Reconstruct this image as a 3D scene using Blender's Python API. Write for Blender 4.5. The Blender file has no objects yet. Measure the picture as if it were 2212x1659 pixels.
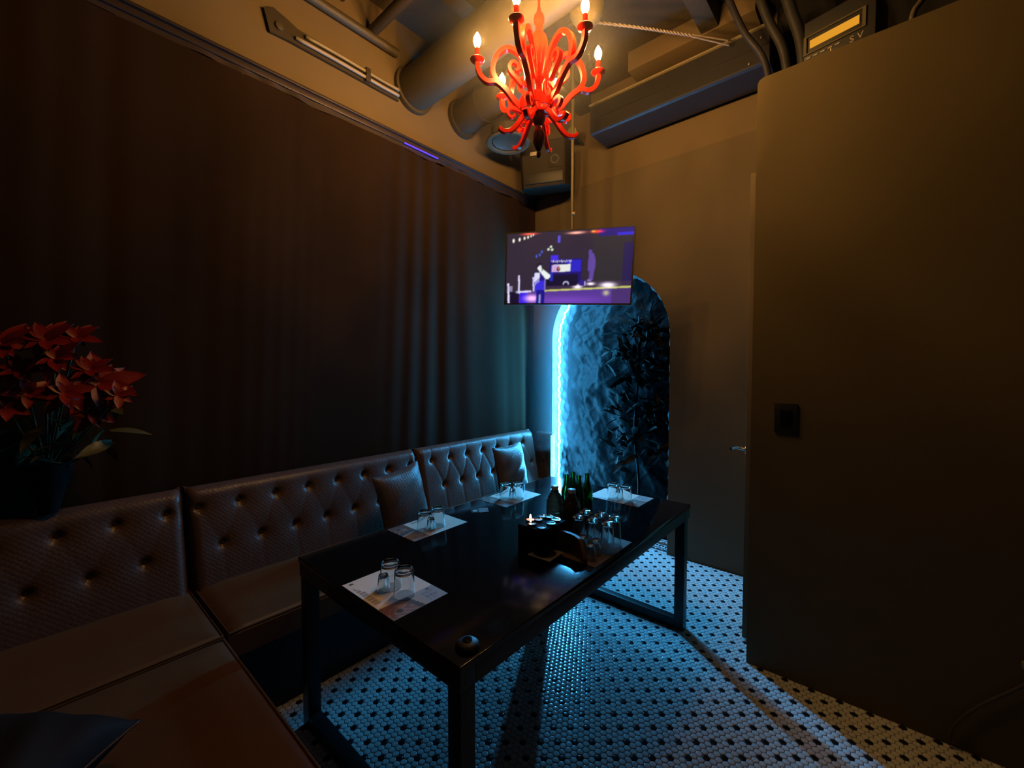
import bpy, bmesh, math, random
import numpy as np
from mathutils import Vector, Matrix

random.seed(7)
RNG = np.random.default_rng(5)
PI = math.pi
C = bpy.context.scene.collection

# ------------------------------------------------------------------ camera, world, exposure
F_PX, CXP, CYP, HZ, EYE = 918.0, 1106.0, 829.5, 797.0, 1.57
PITCH = -math.atan((CYP - HZ) / F_PX)
YAW = math.atan((1905 - CXP) / F_PX)
fw = Vector((-math.sin(YAW) * math.cos(PITCH), math.cos(YAW) * math.cos(PITCH), math.sin(PITCH)))
rt = Vector((math.cos(YAW), math.sin(YAW), 0.0))
upv = rt.cross(fw)
cam_d = bpy.data.cameras.new('camera')
cam_d.sensor_width = 36.0
cam_d.lens = 36.0 * F_PX / 2212.0
cam_d.clip_start = 0.02
cam = bpy.data.objects.new('camera', cam_d)
C.objects.link(cam)
cam.matrix_world = Matrix((
    (rt.x, upv.x, -fw.x, 0), (rt.y, upv.y, -fw.y, 0), (rt.z, upv.z, -fw.z, EYE), (0, 0, 0, 1)))
bpy.context.scene.camera = cam

w = bpy.data.worlds.new('world'); bpy.context.scene.world = w
w.use_nodes = True
w.node_tree.nodes['Background'].inputs[0].default_value = (0.5, 0.33, 0.2, 1)
w.node_tree.nodes['Background'].inputs[1].default_value = 0.0006
vs = bpy.context.scene.view_settings
vs.view_transform = 'Standard'; vs.look = 'None'; vs.gamma = 1.0; vs.use_curve_mapping = False
vs.exposure = 0.0

BULB = 950.0          # candle bulb radiance
ROPE = 1230.0          # light rope radiance
HAZE1, HAZE2 = 0.27, 0.042
FLAME = 60.0
SCREEN = 1.0

def at(u, v, axis, val):
    """the point where the sight line through a pixel meets the plane axis = val"""
    d = fw + rt * ((u - CXP) / F_PX) - upv * ((v - CYP) / F_PX)
    k = 'xyz'.index(axis)
    e = Vector((0, 0, EYE))
    return e + d * ((val - e[k]) / d[k])

# ------------------------------------------------------------------ materials
def mat(name, col, rough=0.5, metal=0.0, spec=0.5, trans=0.0, ior=1.45, emit=None, estr=0.0,
        bump=None, vary=None, coat=0.0, sheen=0.0):
    """bump = (kind, scale, strength, distance); vary = (scale, amount) brightness mottling"""
    m = bpy.data.materials.new(name); m.use_nodes = True
    nt = m.node_tree; b = nt.nodes['Principled BSDF']
    b.inputs['Base Color'].default_value = (*col, 1)
    b.inputs['Roughness'].default_value = rough
    b.inputs['Metallic'].default_value = metal
    b.inputs['Specular IOR Level'].default_value = spec
    b.inputs['Transmission Weight'].default_value = trans
    b.inputs['IOR'].default_value = ior
    b.inputs['Coat Weight'].default_value = coat
    b.inputs['Sheen Weight'].default_value = sheen
    if emit:
        b.inputs['Emission Color'].default_value = (*emit, 1)
        b.inputs['Emission Strength'].default_value = estr
    if bump or vary:
        tc = nt.nodes.new('ShaderNodeTexCoord')
    if vary:
        n = nt.nodes.new('ShaderNodeTexNoise'); n.inputs['Scale'].default_value = vary[0]
        n.inputs['Detail'].default_value = 4
        nt.links.new(tc.outputs['Object'], n.inputs['Vector'])
        mx = nt.nodes.new('ShaderNodeMix'); mx.data_type = 'RGBA'
        a = vary[1]
        mx.inputs['A'].default_value = (*[max(0, c * (1 - a)) for c in col], 1)
        mx.inputs['B'].default_value = (*[min(1, c * (1 + a)) for c in col], 1)
        nt.links.new(n.outputs['Fac'], mx.inputs['Factor'])
        nt.links.new(mx.outputs['Result'], b.inputs['Base Color'])
    if bump:
        kind, sc, st, dist = bump
        if kind == 'noise':
            t = nt.nodes.new('ShaderNodeTexNoise'); t.inputs['Scale'].default_value = sc
            t.inputs['Detail'].default_value = 5; out = t.outputs['Fac']
            nt.links.new(tc.outputs['Object'], t.inputs['Vector'])
        elif kind == 'scales':      # small lozenge scales, as on embossed leather
            t = nt.nodes.new('ShaderNodeTexVoronoi'); t.inputs['Scale'].default_value = sc
            t.inputs['Randomness'].default_value = 0.28
            mp = nt.nodes.new('ShaderNodeMapping'); mp.inputs['Rotation'].default_value = (0.785, 0.2, 0.2)
            nt.links.new(tc.outputs['Object'], mp.inputs['Vector'])
            nt.links.new(mp.outputs['Vector'], t.inputs['Vector']); out = t.outputs['Distance']
        elif kind == 'weave':
            t = nt.nodes.new('ShaderNodeTexWave'); t.inputs['Scale'].default_value = sc
            nt.links.new(tc.outputs['Object'], t.inputs['Vector']); out = t.outputs['Fac']
        bp = nt.nodes.new('ShaderNodeBump'); bp.inputs['Strength'].default_value = st
        bp.inputs['Distance'].default_value = dist
        if kind == 'scales': bp.invert = True
        nt.links.new(out, bp.inputs['Height']); nt.links.new(bp.outputs['Normal'], b.inputs['Normal'])
    return m

def attr_mat(name, rough=0.4, emit=0.0):
    """printed colour held in the mesh's colour attribute 'print'"""
    m = bpy.data.materials.new(name); m.use_nodes = True
    nt = m.node_tree; b = nt.nodes['Principled BSDF']
    a = nt.nodes.new('ShaderNodeAttribute'); a.attribute_name = 'print'
    b.inputs['Roughness'].default_value = rough
    if emit > 0:
        b.inputs['Base Color'].default_value = (0.01, 0.01, 0.012, 1)
        nt.links.new(a.outputs['Color'], b.inputs['Emission Color'])
        b.inputs['Emission Strength'].default_value = emit
    else:
        nt.links.new(a.outputs['Color'], b.inputs['Base Color'])
    return m

M = {}
M['wall'] = mat('dark_brown_paint', (0.088, 0.064, 0.036), 0.75, bump=('noise', 160, 0.15, 0.002), vary=(1.3, 0.08))
M['wall_up'] = mat('upper_brown_paint', (0.118, 0.084, 0.046), 0.8, bump=('noise', 120, 0.15, 0.002), vary=(1.3, 0.08))
M['panel'] = mat('partition_paint', (0.100, 0.074, 0.034), 0.68, spec=0.3, bump=('noise', 240, 0.12, 0.001), vary=(1.0, 0.06))
M['ceil'] = mat('ceiling_paint', (0.05, 0.038, 0.022), 0.85, vary=(2, 0.25), bump=('noise', 30, 0.4, 0.01))
M['void'] = mat('dark_void_paint', (0.010, 0.009, 0.008), 0.9, vary=(2, 0.3))
M['grout'] = mat('dark_grout', (0.05, 0.055, 0.06), 0.9, bump=('noise', 300, 0.3, 0.001))
M['tile'] = mat('white_porcelain', (0.60, 0.61, 0.60), 0.14, vary=(3, 0.10), bump=('noise', 60, 0.08, 0.001))
M['tile_b'] = mat('black_porcelain', (0.012, 0.012, 0.014), 0.2, vary=(20, 0.3))
M['curtain'] = mat('brown_velvet', (0.021, 0.0120, 0.0068), 0.92, spec=0.05, bump=('noise', 500, 0.3, 0.001), vary=(2, 0.15))
M['rail'] = mat('dark_rail', (0.045, 0.032, 0.034), 0.35, 0.3, bump=('noise', 40, 0.2, 0.002))
M['leather'] = mat('embossed_brown_leather', (0.080, 0.048, 0.038), 0.38, spec=0.36, bump=('scales', 62, 0.35, 0.004), vary=(5, 0.15))
M['seat'] = mat('brown_leather', (0.085, 0.040, 0.017), 0.42, spec=0.35, bump=('noise', 120, 0.25, 0.002), vary=(5, 0.15))
M['pillow'] = mat('brown_leather_cushion', (0.085, 0.058, 0.048), 0.40, spec=0.36, bump=('scales', 70, 0.5, 0.003))
M['darkl'] = mat('black_leather', (0.012, 0.007, 0.005), 0.7, spec=0.12, bump=('noise', 70, 0.3, 0.002))
M['matte'] = mat('matte_black', (0.004, 0.004, 0.004), 0.8, spec=0.05, vary=(9, 0.2))
M['button'] = mat('leather_button', (0.045, 0.022, 0.014), 0.25, bump=('noise', 90, 0.2, 0.001))
M['black'] = mat('black_lacquer', (0.006, 0.006, 0.007), 0.11, spec=0.30, vary=(4, 0.2))
M['blackm'] = mat('black_steel', (0.012, 0.012, 0.013), 0.4, 0.2, bump=('noise', 90, 0.1, 0.001))
M['plas'] = mat('black_plastic', (0.007, 0.0065, 0.007), 0.55, bump=('noise', 200, 0.1, 0.001))
M['spk'] = mat('speaker_cabinet', (0.017, 0.013, 0.009), 0.65, spec=0.2, bump=('noise', 250, 0.3, 0.001))
M['red'] = mat('glossy_red_lacquer', (0.74, 0.015, 0.0015), 0.28, spec=0.35, bump=('noise', 20, 0.05, 0.002))
M['redd'] = mat('dark_red_finial', (0.11, 0.018, 0.012), 0.12, coat=0.5, bump=('noise', 20, 0.05, 0.002))
M['bulb'] = mat('lit_bulb', (1, 0.8, 0.5), 0.3, emit=(1.0, 0.54, 0.15), estr=BULB, vary=(3, 0.01))
M['rope'] = mat('lit_cyan_core', (0.5, 0.9, 1), 0.4, emit=(0.060, 0.47, 1.0), estr=ROPE, vary=(3, 0.01))
M['glass'] = mat('clear_glass', (0.95, 0.98, 0.98), 0.02, trans=1.0, ior=1.47, vary=(3, 0.01))
M['green'] = mat('green_bottle_glass', (0.03, 0.26, 0.09), 0.03, trans=1.0, ior=1.5, vary=(3, 0.1))
M['amber'] = mat('amber_ribbed_glass', (0.30, 0.20, 0.14), 0.05, trans=0.88, ior=1.5, bump=('noise', 45, 0.5, 0.01))
M['lid'] = mat('pale_lid', (0.55, 0.6, 0.6), 0.35, vary=(20, 0.1))
M['chrome'] = mat('chrome', (0.75, 0.75, 0.76), 0.12, 1.0, bump=('noise', 40, 0.05, 0.001))
M['pipe'] = mat('painted_duct', (0.056, 0.044, 0.025), 0.55, 0.1, bump=('noise', 14, 0.3, 0.01), vary=(4, 0.2))
M['pipe2'] = mat('dark_painted_duct', (0.038, 0.029, 0.018), 0.5, 0.1, bump=('noise', 14, 0.3, 0.01), vary=(4, 0.2))
M['duct'] = mat('slate_box_duct', (0.022, 0.021, 0.024), 0.42, 0.1, bump=('weave', 3, 0.1, 0.004), vary=(3, 0.25))
M['cream'] = mat('cream_enamel', (0.20, 0.165, 0.10), 0.45, vary=(6, 0.1))
M['wire'] = mat('pale_wire', (0.26, 0.22, 0.19), 0.5, vary=(20, 0.15))
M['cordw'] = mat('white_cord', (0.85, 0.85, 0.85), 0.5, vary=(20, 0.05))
M['wood'] = mat('tan_leather_band', (0.15, 0.085, 0.05), 0.5, bump=('noise', 60, 0.3, 0.002), vary=(12, 0.2))
M['traym'] = mat('brown_paper_mat', (0.16, 0.12, 0.09), 0.6, vary=(12, 0.25))
M['ceram'] = mat('white_ceramic', (0.35, 0.36, 0.37), 0.25, vary=(9, 0.05))
M['bowl'] = mat('brown_glaze', (0.10, 0.045, 0.025), 0.3, vary=(15, 0.4))
M['wax'] = mat('red_wax_candle', (0.7, 0.16, 0.06), 0.4, vary=(9, 0.1), emit=(1, 0.16, 0.02), estr=0.9)
M['flame'] = mat('candle_flame', (1, 0.7, 0.3), 0.5, emit=(1.0, 0.55, 0.18), estr=FLAME, vary=(3, 0.01))
M['leafd'] = mat('dark_green_leaf', (0.006, 0.007, 0.005), 0.55, spec=0.15, vary=(9, 0.4))
M['leafo'] = mat('olive_leaf', (0.055, 0.048, 0.018), 0.45, vary=(9, 0.3))
M['bract'] = mat('red_bract', (0.16, 0.004, 0.005), 0.5, vary=(14, 0.3))
M['foil'] = mat('dark_crumpled_sheet', (0.0018, 0.0019, 0.0021), 0.42, 0.0, spec=0.07, bump=('noise', 9, 0.5, 0.03), vary=(6, 0.35))
M['plaster'] = mat('crumpled_reveal_sheet', (0.048, 0.052, 0.054), 0.6, spec=0.12, bump=('noise', 14, 0.35, 0.02), vary=(9, 0.3))
M['yellow'] = mat('backlit_amber_display', (0.02, 0.012, 0.004), 0.5, emit=(0.82, 0.34, 0.02), estr=0.85, vary=(30, 0.03))
M['blueled'] = mat('violet_blue_light', (0.1, 0.05, 1), 0.5, emit=(0.07, 0.03, 1.0), estr=0.9, vary=(30, 0.03))
M['mark'] = mat('pale_print', (0.75, 0.65, 0.5), 0.5, vary=(30, 0.05))
M['print'] = attr_mat('printed_paper', 0.55)
M['screen'] = attr_mat('lit_screen_picture', 0.2, SCREEN)
# glowing translucent sleeve round the light rope
sl = bpy.data.materials.new('cyan_silicone_sleeve'); sl.use_nodes = True
nt = sl.node_tree; nt.nodes.clear()
o_ = nt.nodes.new('ShaderNodeOutputMaterial'); mx = nt.nodes.new('ShaderNodeMixShader')
tr = nt.nodes.new('ShaderNodeBsdfTransparent'); em = nt.nodes.new('ShaderNodeEmission')
ns = nt.nodes.new('ShaderNodeTexNoise'); ns.inputs['Scale'].default_value = 30
mr = nt.nodes.new('ShaderNodeMapRange'); mr.inputs['To Min'].default_value = 0.12; mr.inputs['To Max'].default_value = 0.30
nt.links.new(ns.outputs['Fac'], mr.inputs['Value']); nt.links.new(mr.outputs['Result'], mx.inputs['Fac'])
em.inputs[0].default_value = (0.02, 0.70, 0.95, 1); em.inputs[1].default_value = 1.6
nt.links.new(tr.outputs[0], mx.inputs[1]); nt.links.new(em.outputs[0], mx.inputs[2]); nt.links.new(mx.outputs[0], o_.inputs[0])
M['sleeve'] = sl

# ------------------------------------------------------------------ mesh helpers
class MB:
    def __init__(s): s.v = []; s.f = []
    def add(s, vs_, fs):
        n = len(s.v); s.v += [tuple(p) for p in vs_]; s.f += [tuple(i + n for i in f) for f in fs]; return s
    def box(s, lo, hi):
        x0, y0, z0 = lo; x1, y1, z1 = hi
        return s.add([(x0,y0,z0),(x1,y0,z0),(x1,y1,z0),(x0,y1,z0),(x0,y0,z1),(x1,y0,z1),(x1,y1,z1),(x0,y1,z1)],
                     [(0,3,2,1),(4,5,6,7),(0,1,5,4),(1,2,6,5),(2,3,7,6),(3,0,4,7)])
    def lathe(s, prof, n=32, c=(0,0,0), close=True):
        """prof = (r, z) list from bottom to top"""
        vs_ = []; fs = []
        for r, z in prof:
            for i in range(n):
                a = 2 * PI * i / n
                vs_.append((c[0] + r * math.cos(a), c[1] + r * math.sin(a), c[2] + z))
        for k in range(len(prof) - 1):
            for i in range(n):
                j = (i + 1) % n
                fs.append((k * n + i, k * n + j, (k + 1) * n + j, (k + 1) * n + i))
        if close:
            fs.append(tuple(reversed(range(n)))); fs.append(tuple((len(prof) - 1) * n + i for i in range(n)))
        return s.add(vs_, fs)
    def tube(s, pts, r, n=10, cap=True):
        pts = [Vector(p) for p in pts]; vs_ = []; fs = []
        rr = r if isinstance(r, (list, tuple)) else [r] * len(pts)
        prev = None
        for i, p in enumerate(pts):
            t = (pts[min(i + 1, len(pts) - 1)] - pts[max(i - 1, 0)]).normalized()
            if prev is None:
                a = t.orthogonal().normalized()
            else:
                a = (prev - t * prev.dot(t)).normalized()
            prev = a; b = t.cross(a)
            for k in range(n):
                q = 2 * PI * k / n
                vs_.append(p + (a * math.cos(q) + b * math.sin(q)) * rr[i])
        for i in range(len(pts) - 1):
            for k in range(n):
                j = (k + 1) % n
                fs.append((i * n + k, i * n + j, (i + 1) * n + j, (i + 1) * n + k))
        if cap:
            fs.append(tuple(reversed(range(n)))); fs.append(tuple((len(pts) - 1) * n + k for k in range(n)))
        return s.add(vs_, fs)
    def ribbon(s, pts, hw, t):
        """flat board cut along a path in the xz plane: hw = half width list, t = thickness along y"""
        P = [Vector((p[0], 0, p[1])) for p in pts]; vs_ = []; fs = []; n = len(P)
        hw = hw if isinstance(hw, (list, tuple)) else [hw] * n
        for i, p in enumerate(P):
            d = (P[min(i + 1, n - 1)] - P[max(i - 1, 0)]).normalized()
            nn = Vector((-d.z, 0, d.x))
            for sg, y in ((1, -t / 2), (-1, -t / 2), (-1, t / 2), (1, t / 2)):
                q = p + nn * hw[i] * sg; vs_.append((q.x, y, q.z))
        for i in range(n - 1):
            for k in range(4):
                j = (k + 1) % 4
                fs.append((i * 4 + k, i * 4 + j, (i + 1) * 4 + j, (i + 1) * 4 + k))
        fs.append((3, 2, 1, 0)); fs.append(tuple((n - 1) * 4 + k for k in range(4)))
        return s.add(vs_, fs)
    def grid(s, fn, nu, nv):
        vs_ = [fn(i / nu, j / nv) for j in range(nv + 1) for i in range(nu + 1)]
        fs = [(j*(nu+1)+i, j*(nu+1)+i+1, (j+1)*(nu+1)+i+1, (j+1)*(nu+1)+i) for j in range(nv) for i in range(nu)]
        return s.add(vs_, fs)
    def build(s, name, m, parent=None, smooth=False, bevel=0.0, seg=2, loc=None, rot=None):
        me = bpy.data.meshes.new(name); me.from_pydata(s.v, [], s.f)
        bm = bmesh.new(); bm.from_mesh(me)
        bmesh.ops.recalc_face_normals(bm, faces=bm.faces)
        if bevel > 0:
            bmesh.ops.remove_doubles(bm, verts=bm.verts, dist=1e-6)
            bmesh.ops.bevel(bm, geom=list(bm.edges), offset=bevel, segments=seg, profile=0.6, affect='EDGES', clamp_overlap=True)
        bm.to_mesh(me); bm.free()
        if smooth:
            me.polygons.foreach_set('use_smooth', [True] * len(me.polygons))
            if smooth == 'auto':
                me.set_sharp_from_angle(angle=math.radians(38))
        me.materials.append(m)
        o = bpy.data.objects.new(name, me); C.objects.link(o)
        if parent: o.parent = parent
        if loc: o.location = loc
        if rot: o.rotation_euler = rot
        return o

def box(name, lo, hi, m, parent=None, bevel=0.0, seg=2):
    return MB().box(lo, hi).build(name, m, parent, smooth=('auto' if bevel else False), bevel=bevel, seg=seg)

def tag(o, label=None, cat=None, group=None, kind=None):
    if label: o['label'] = label
    if cat: o['category'] = cat
    if group: o['group'] = group
    if kind: o['kind'] = kind
    return o

def thing(name, label, cat, loc=(0, 0, 0), rotz=0.0, group=None):
    o = bpy.data.objects.new(name, None); C.objects.link(o)
    o.empty_display_size = 0.05
    o.location = loc; o.rotation_euler = (0, 0, rotz)
    return tag(o, label, cat, group)

KIDS = {}
def kids(o):
    return [c for c in C.objects if c.parent == o]
def dup(root, loc, rotz=None, label=None, group=None, scale=None):
    r = root.copy(); C.objects.link(r); r.location = loc
    if rotz is not None: r.rotation_euler = (root.rotation_euler[0], root.rotation_euler[1], rotz)
    if label: r['label'] = label
    if group: r['group'] = group
    if scale: r.scale = scale
    for ch in kids(root):
        c = ch.copy(); C.objects.link(c); c.parent = r
        for g in kids(ch):
            d = g.copy(); C.objects.link(d); d.parent = c
    return r
def struct(o): return tag(o, kind='structure')

def smooth_path(pts, n=8):
    """Catmull-Rom through the points (any dimension)"""
    P = [np.array(p, float) for p in pts]; P = [2 * P[0] - P[1]] + P + [2 * P[-1] - P[-2]]; out = []
    for i in range(1, len(P) - 2):
        for k in range(n):
            t = k / n
            out.append(0.5 * ((2 * P[i]) + (-P[i-1] + P[i+1]) * t + (2*P[i-1] - 5*P[i] + 4*P[i+1] - P[i+2]) * t*t
                       + (-P[i-1] + 3*P[i] - 3*P[i+1] + P[i+2]) * t**3))
    out.append(P[-2]); return [tuple(q) for q in out]

def color_grid(name, wd, ht, nx, ny, img, m, parent=None):
    """flat sheet in its local xy plane carrying a print; img = (ny+1, nx+1, 3) array, row 0 at the bottom"""
    mb = MB().grid(lambda a, b: ((a - .5) * wd, (b - .5) * ht, 0), nx, ny)
    me = bpy.data.meshes.new(name); me.from_pydata(mb.v, [], mb.f); me.materials.append(m)
    ca = me.color_attributes.new('print', 'FLOAT_COLOR', 'POINT')
    rgba = np.ones(((ny + 1) * (nx + 1), 4), np.float32); rgba[:, :3] = img.reshape(-1, 3)
    ca.data.foreach_set('color', rgba.ravel())
    o = bpy.data.objects.new(name, me); C.objects.link(o)
    if parent: o.parent = parent
    return o

# ------------------------------------------------------------------ the room
YB = 3.545; XL = -2.80; ZC = 4.15; ZL = 3.31
AX, AR, AS = -1.94, 0.60, 1.86       # arch centre, radius, spring height

fl = struct(box('floor', (XL - .2, -0.7, -0.12), (2.4, 4.3, -0.0022), M['grout']))

def hex_mesh(name, r, m):
    rings = [(0.70, 0.0), (0.90, -0.0005), (1.0, -0.0018), (1.0, -0.006)]
    v = [(0, 0, 0.0001)]; f = []
    for q, z in rings:
        for k in range(6):
            a = PI / 6 + k * PI / 3; v.append((r * q * math.cos(a), r * q * math.sin(a), z))
    for k in range(6):
        j = (k + 1) % 6
        f.append((0, 1 + k, 1 + j))
        for g in range(3):
            f.append((1 + g * 6 + k, 1 + (g + 1) * 6 + k, 1 + (g + 1) * 6 + j, 1 + g * 6 + j))
    me = bpy.data.meshes.new(name); me.from_pydata(v, [], f); me.materials.append(m)
    me.polygons.foreach_set('use_smooth', [True] * len(me.polygons))
    return me, np.array(v), f
PX, PY = 0.0275, 0.02395
hw_me, HV, HF = hex_mesh('hexagonal_tile', PX / 1.732 * 0.938, M['tile'])
hb_me, _, _ = hex_mesh('black_hexagonal_tile', PX / 1.732 * 0.938, M['tile_b'])
X0, Y0 = -0.555, 1.818
white, black = [], []
for j in range(-92, 74):
    for i in range(-62, 74):
        x = X0 + PX * (i + 0.5 * (j % 2)); y = Y0 + PY * j
        if x < -2.15 or x > 1.25 or y < -0.25 or y > YB + 0.05: continue
        if y > YB - 0.01 and not (AX - AR < x < AX + AR): continue
        isb = (j % 4 == 0 and i % 4 == 0) or (j % 4 == 2 and i % 4 == 2)
        (black if isb else white).append((x, y))
def vis_size(p):
    d = Vector((p[0], p[1], -EYE)); dep = d.dot(fw)
    if dep < 0.3: return 0
    u = CXP + F_PX * d.dot(rt) / dep; v = CYP - F_PX * d.dot(upv) / dep
    if not (0 < u < 2212 and 0 < v < 1659): return 0
    # what the table, seats and partition leave in view
    ok = (u > 705 and u < 965 and v > 1440) or (u > 1030 and v > 1480 and u < 2100 and (v - 1440) > (u - 1640) * 0.45) or (1200 < u < 1600 and v > 1400)
    return 1.0 / dep if ok else 0
white.sort(key=vis_size, reverse=True); black.sort(key=vis_size, reverse=True)
def place_tiles(lst, me, name, n):
    for (x, y) in lst[:n]:
        o = bpy.data.objects.new(name, me); C.objects.link(o); o.parent = fl
        o.location = (x, y, RNG.normal(0, 0.00018)); o.rotation_euler = (RNG.normal(0, .012), RNG.normal(0, .012), 0)
def stuff_tiles(lst, n, name, m):
    P = np.array(lst[n:]); N = len(P); nv = len(HV)
    tx = RNG.normal(0, .012, (N, 1)); ty = RNG.normal(0, .012, (N, 1)); tz = RNG.normal(0, .00018, (N, 1))
    V = np.zeros((N, nv, 3)); V[:, :, 0] = HV[:, 0] + P[:, :1]; V[:, :, 1] = HV[:, 1] + P[:, 1:]
    V[:, :, 2] = HV[:, 2] + HV[:, 0] * ty + HV[:, 1] * tx + tz
    fs = []
    for k in range(N):
        b = k * nv; fs += [tuple(b + q for q in f) for f in HF]
    me = bpy.data.meshes.new(name); me.from_pydata(V.reshape(-1, 3).tolist(), [], fs); me.materials.append(m)
    me.polygons.foreach_set('use_smooth', [True] * len(me.polygons))
    o = bpy.data.objects.new(name, me); C.objects.link(o); o.parent = fl; o['kind'] = 'stuff'
place_tiles(white, hw_me, 'white_hexagonal_tile', 300); stuff_tiles(white, 300, 'white_tile_field', M['tile'])
place_tiles(black, hb_me, 'black_hexagonal_tile', 150); stuff_tiles(black, 150, 'black_tile_field', M['tile_b'])
# Greek-key border of small square tesserae inside the arch
bw, bb = MB(), MB()
sq = 0.0135
pat = ["11101110111011101110", "00000000000000000000", "11111111111111111111", "00000000000000000000", "10001000100010001000",
       "10101010101010101010", "11101110111011101110", "00000000000000000000", "11111111111111111111", "00000000000000000000",
       "00100010001000100010", "01010101010101010101", "10001000100010001000", "00000000000000000000", "11111111111111111111",
       "00000000000000000000", "00000000000000000000", "00000000000000000000"]
for j, row in enumerate(pat):
    for i in range(int(2 * AR / sq)):
        x = AX - AR + sq * (i + .5); y = YB + 0.062 + sq * j; h = sq * .46
        (bb if row[i % 20] == '1' else bw).box((x - h, y - h, -0.004), (x + h, y + h, 0.0))
bw.build('white_border_tesserae', M['tile'], fl)['kind'] = 'stuff'
bb.build('black_border_tesserae', M['tile_b'], fl)['kind'] = 'stuff'

struct(box('ceiling', (XL - .2, -0.7, ZC), (2.4, 4.3, ZC + .1), M['ceil']))
struct(box('wall_left', (XL - .15, -0.7, -0.1), (XL, 4.3, ZL), M['wall']))
struct(box('wall_left_upper', (XL - .15, -0.7, ZL), (XL + .03, YB + .06, ZC), M['wall_up']))
struct(box('wall_near', (XL - .15, -0.75, -0.1), (2.4, -0.6, ZC), M['void']))
struct(box('wall_far_right', (2.25, -0.7, -0.1), (2.4, 4.3, ZC), M['void']))
# back wall with the arched niche opening
wb = MB()
n = 40
arc = [(AX - AR * math.cos(PI * k / n), AS + AR * math.sin(PI * k / n)) for k in range(n + 1)]
y0 = YB
wb.add([(XL, y0, 0), (AX - AR, y0, 0), (AX - AR, y0, AS), (AX - AR, y0, ZL), (XL, y0, ZL), (XL, y0, AS)], [(0, 1, 2, 5), (5, 2, 3, 4)])
wb.add([(AX + AR, y0, 0), (2.3, y0, 0), (2.3, y0, AS), (AX + AR, y0, AS), (AX + AR, y0, ZL), (2.3, y0, ZL)], [(0, 1, 2, 3), (3, 2, 5, 4)])
vsn = [(x, y0, z) for x, z in arc] + [(x, y0, ZL) for x, z in arc]
wb.add(vsn, [(k, k + 1, n + 2 + k, n + 1 + k) for k in range(n)])
wbo = struct(wb.build('wall_back', M['wall']))
struct(box('wall_back_upper', (XL, YB + .045, ZL - .02), (-0.62, YB + .2, ZC), M['wall_up']))
struct(box('wall_back_service', (-0.62, YB + .055, ZL - .02), (2.3, YB + .2, ZC), M['void']))
# niche reveal: crumpled pale lining, built with its own relief
rv = MB()
D = 0.31
def reveal(a, b):
    L = AS + PI * AR + AS; s_ = a * L
    if s_ < AS: x, z, nx_, nz_ = AX - AR, s_, 1, 0
    elif s_ < AS + PI * AR:
        th = (s_ - AS) / AR; x, z = AX - AR * math.cos(th), AS + AR * math.sin(th); nx_, nz_ = math.cos(th), -math.sin(th)
    else: x, z, nx_, nz_ = AX + AR, AS - (s_ - AS - PI * AR), -1, 0
    w_ = min(1, b * 8)
    d = w_ * (0.012 * math.sin(s_ * 23 + 4 * math.sin(b * 7)) * math.sin(b * 9 + s_ * 5) + 0.008 * math.sin(s_ * 61 + b * 13) + 0.010)
    return (x + nx_ * d, YB + b * D, z + nz_ * d)
rv.grid(reveal, 340, 14)
rvo = struct(rv.build('wall_niche_reveal', M['plaster'], smooth=True))
# crumpled dark sheeting closing the niche
nz = [(RNG.uniform(2, 16), RNG.uniform(0, 6.3), RNG.uniform(0, 2 * PI), 0) for _ in range(26)]
def crumple(x, z):
    v = 0
    for k, (fr, ph, an, _) in enumerate(nz):
        t = (x * math.cos(an) + z * math.sin(an)) * fr + ph + 1.4 * math.sin(z * 3.1 + k) + 1.1 * math.sin(x * 4.3 + 2 * k)
        v += (1 - abs(math.sin(t))) ** 2 / (1 + fr * .25)
    return v / 6
bk = MB().grid(lambda a, b: (AX - AR - .04 + a * (2 * AR + .08), YB + D - 0.005 - 0.085 * crumple(a * 1.2, b * 2.5), b * 2.5), 110, 220)
bko = bk.build('crumpled_backdrop', M['foil'], smooth=True)
tag(bko, 'dark crumpled glossy sheet closing the back of the arched niche', 'backdrop')
struct(box('wall_niche_rear', (AX - AR - .1, YB + D + .01, 0), (AX + AR + .1, YB + D + .08, 2.6), M['void']))

# dark leafy bush silhouette and sprigs in the niche
def leaf_mesh(name, L, W, m, bend=0.15, nseg=5):
    v, f = [], []
    for i in range(nseg + 1):
        t = i / nseg; wd = W * math.sin(PI * min(1, t * 0.93 + 0.07)) ** 0.8 * (1 - .25 * t); zz = -bend * L * t * t
        v += [(L * t, -wd / 2, zz + .1 * W), (L * t, 0, zz), (L * t, wd / 2, zz + .1 * W)]
    for i in range(nseg):
        a = i * 3; f += [(a, a + 3, a + 4, a + 1), (a + 1, a + 4, a + 5, a + 2)]
    k = len(v)
    v += [(x, y, z - .0006) for x, y, z in v]; f += [tuple(reversed([i + k for i in q])) for q in f]
    me = bpy.data.meshes.new(name); me.from_pydata(v, [], f); me.materials.append(m)
    me.polygons.foreach_set('use_smooth', [True] * len(me.polygons))
    return me
bush = thing('artificial_bush', 'dark leafy artificial bush filling the niche under the arch top', 'plant', (-1.70, 3.70, 0))
pts = smooth_path([(0, 0, 0.0), (.03, .0, .5), (-.02, .01, 1.0), (.02, 0, 1.6), (0.02, 0, 2.05)], 6)
MB().tube(pts, [0.012] * len(pts), 6).build('stem', M['leafd'], bush, smooth=True)
lf = leaf_mesh('dark_leaf', 0.13, 0.05, M['leafd'])
cnt = 0
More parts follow.
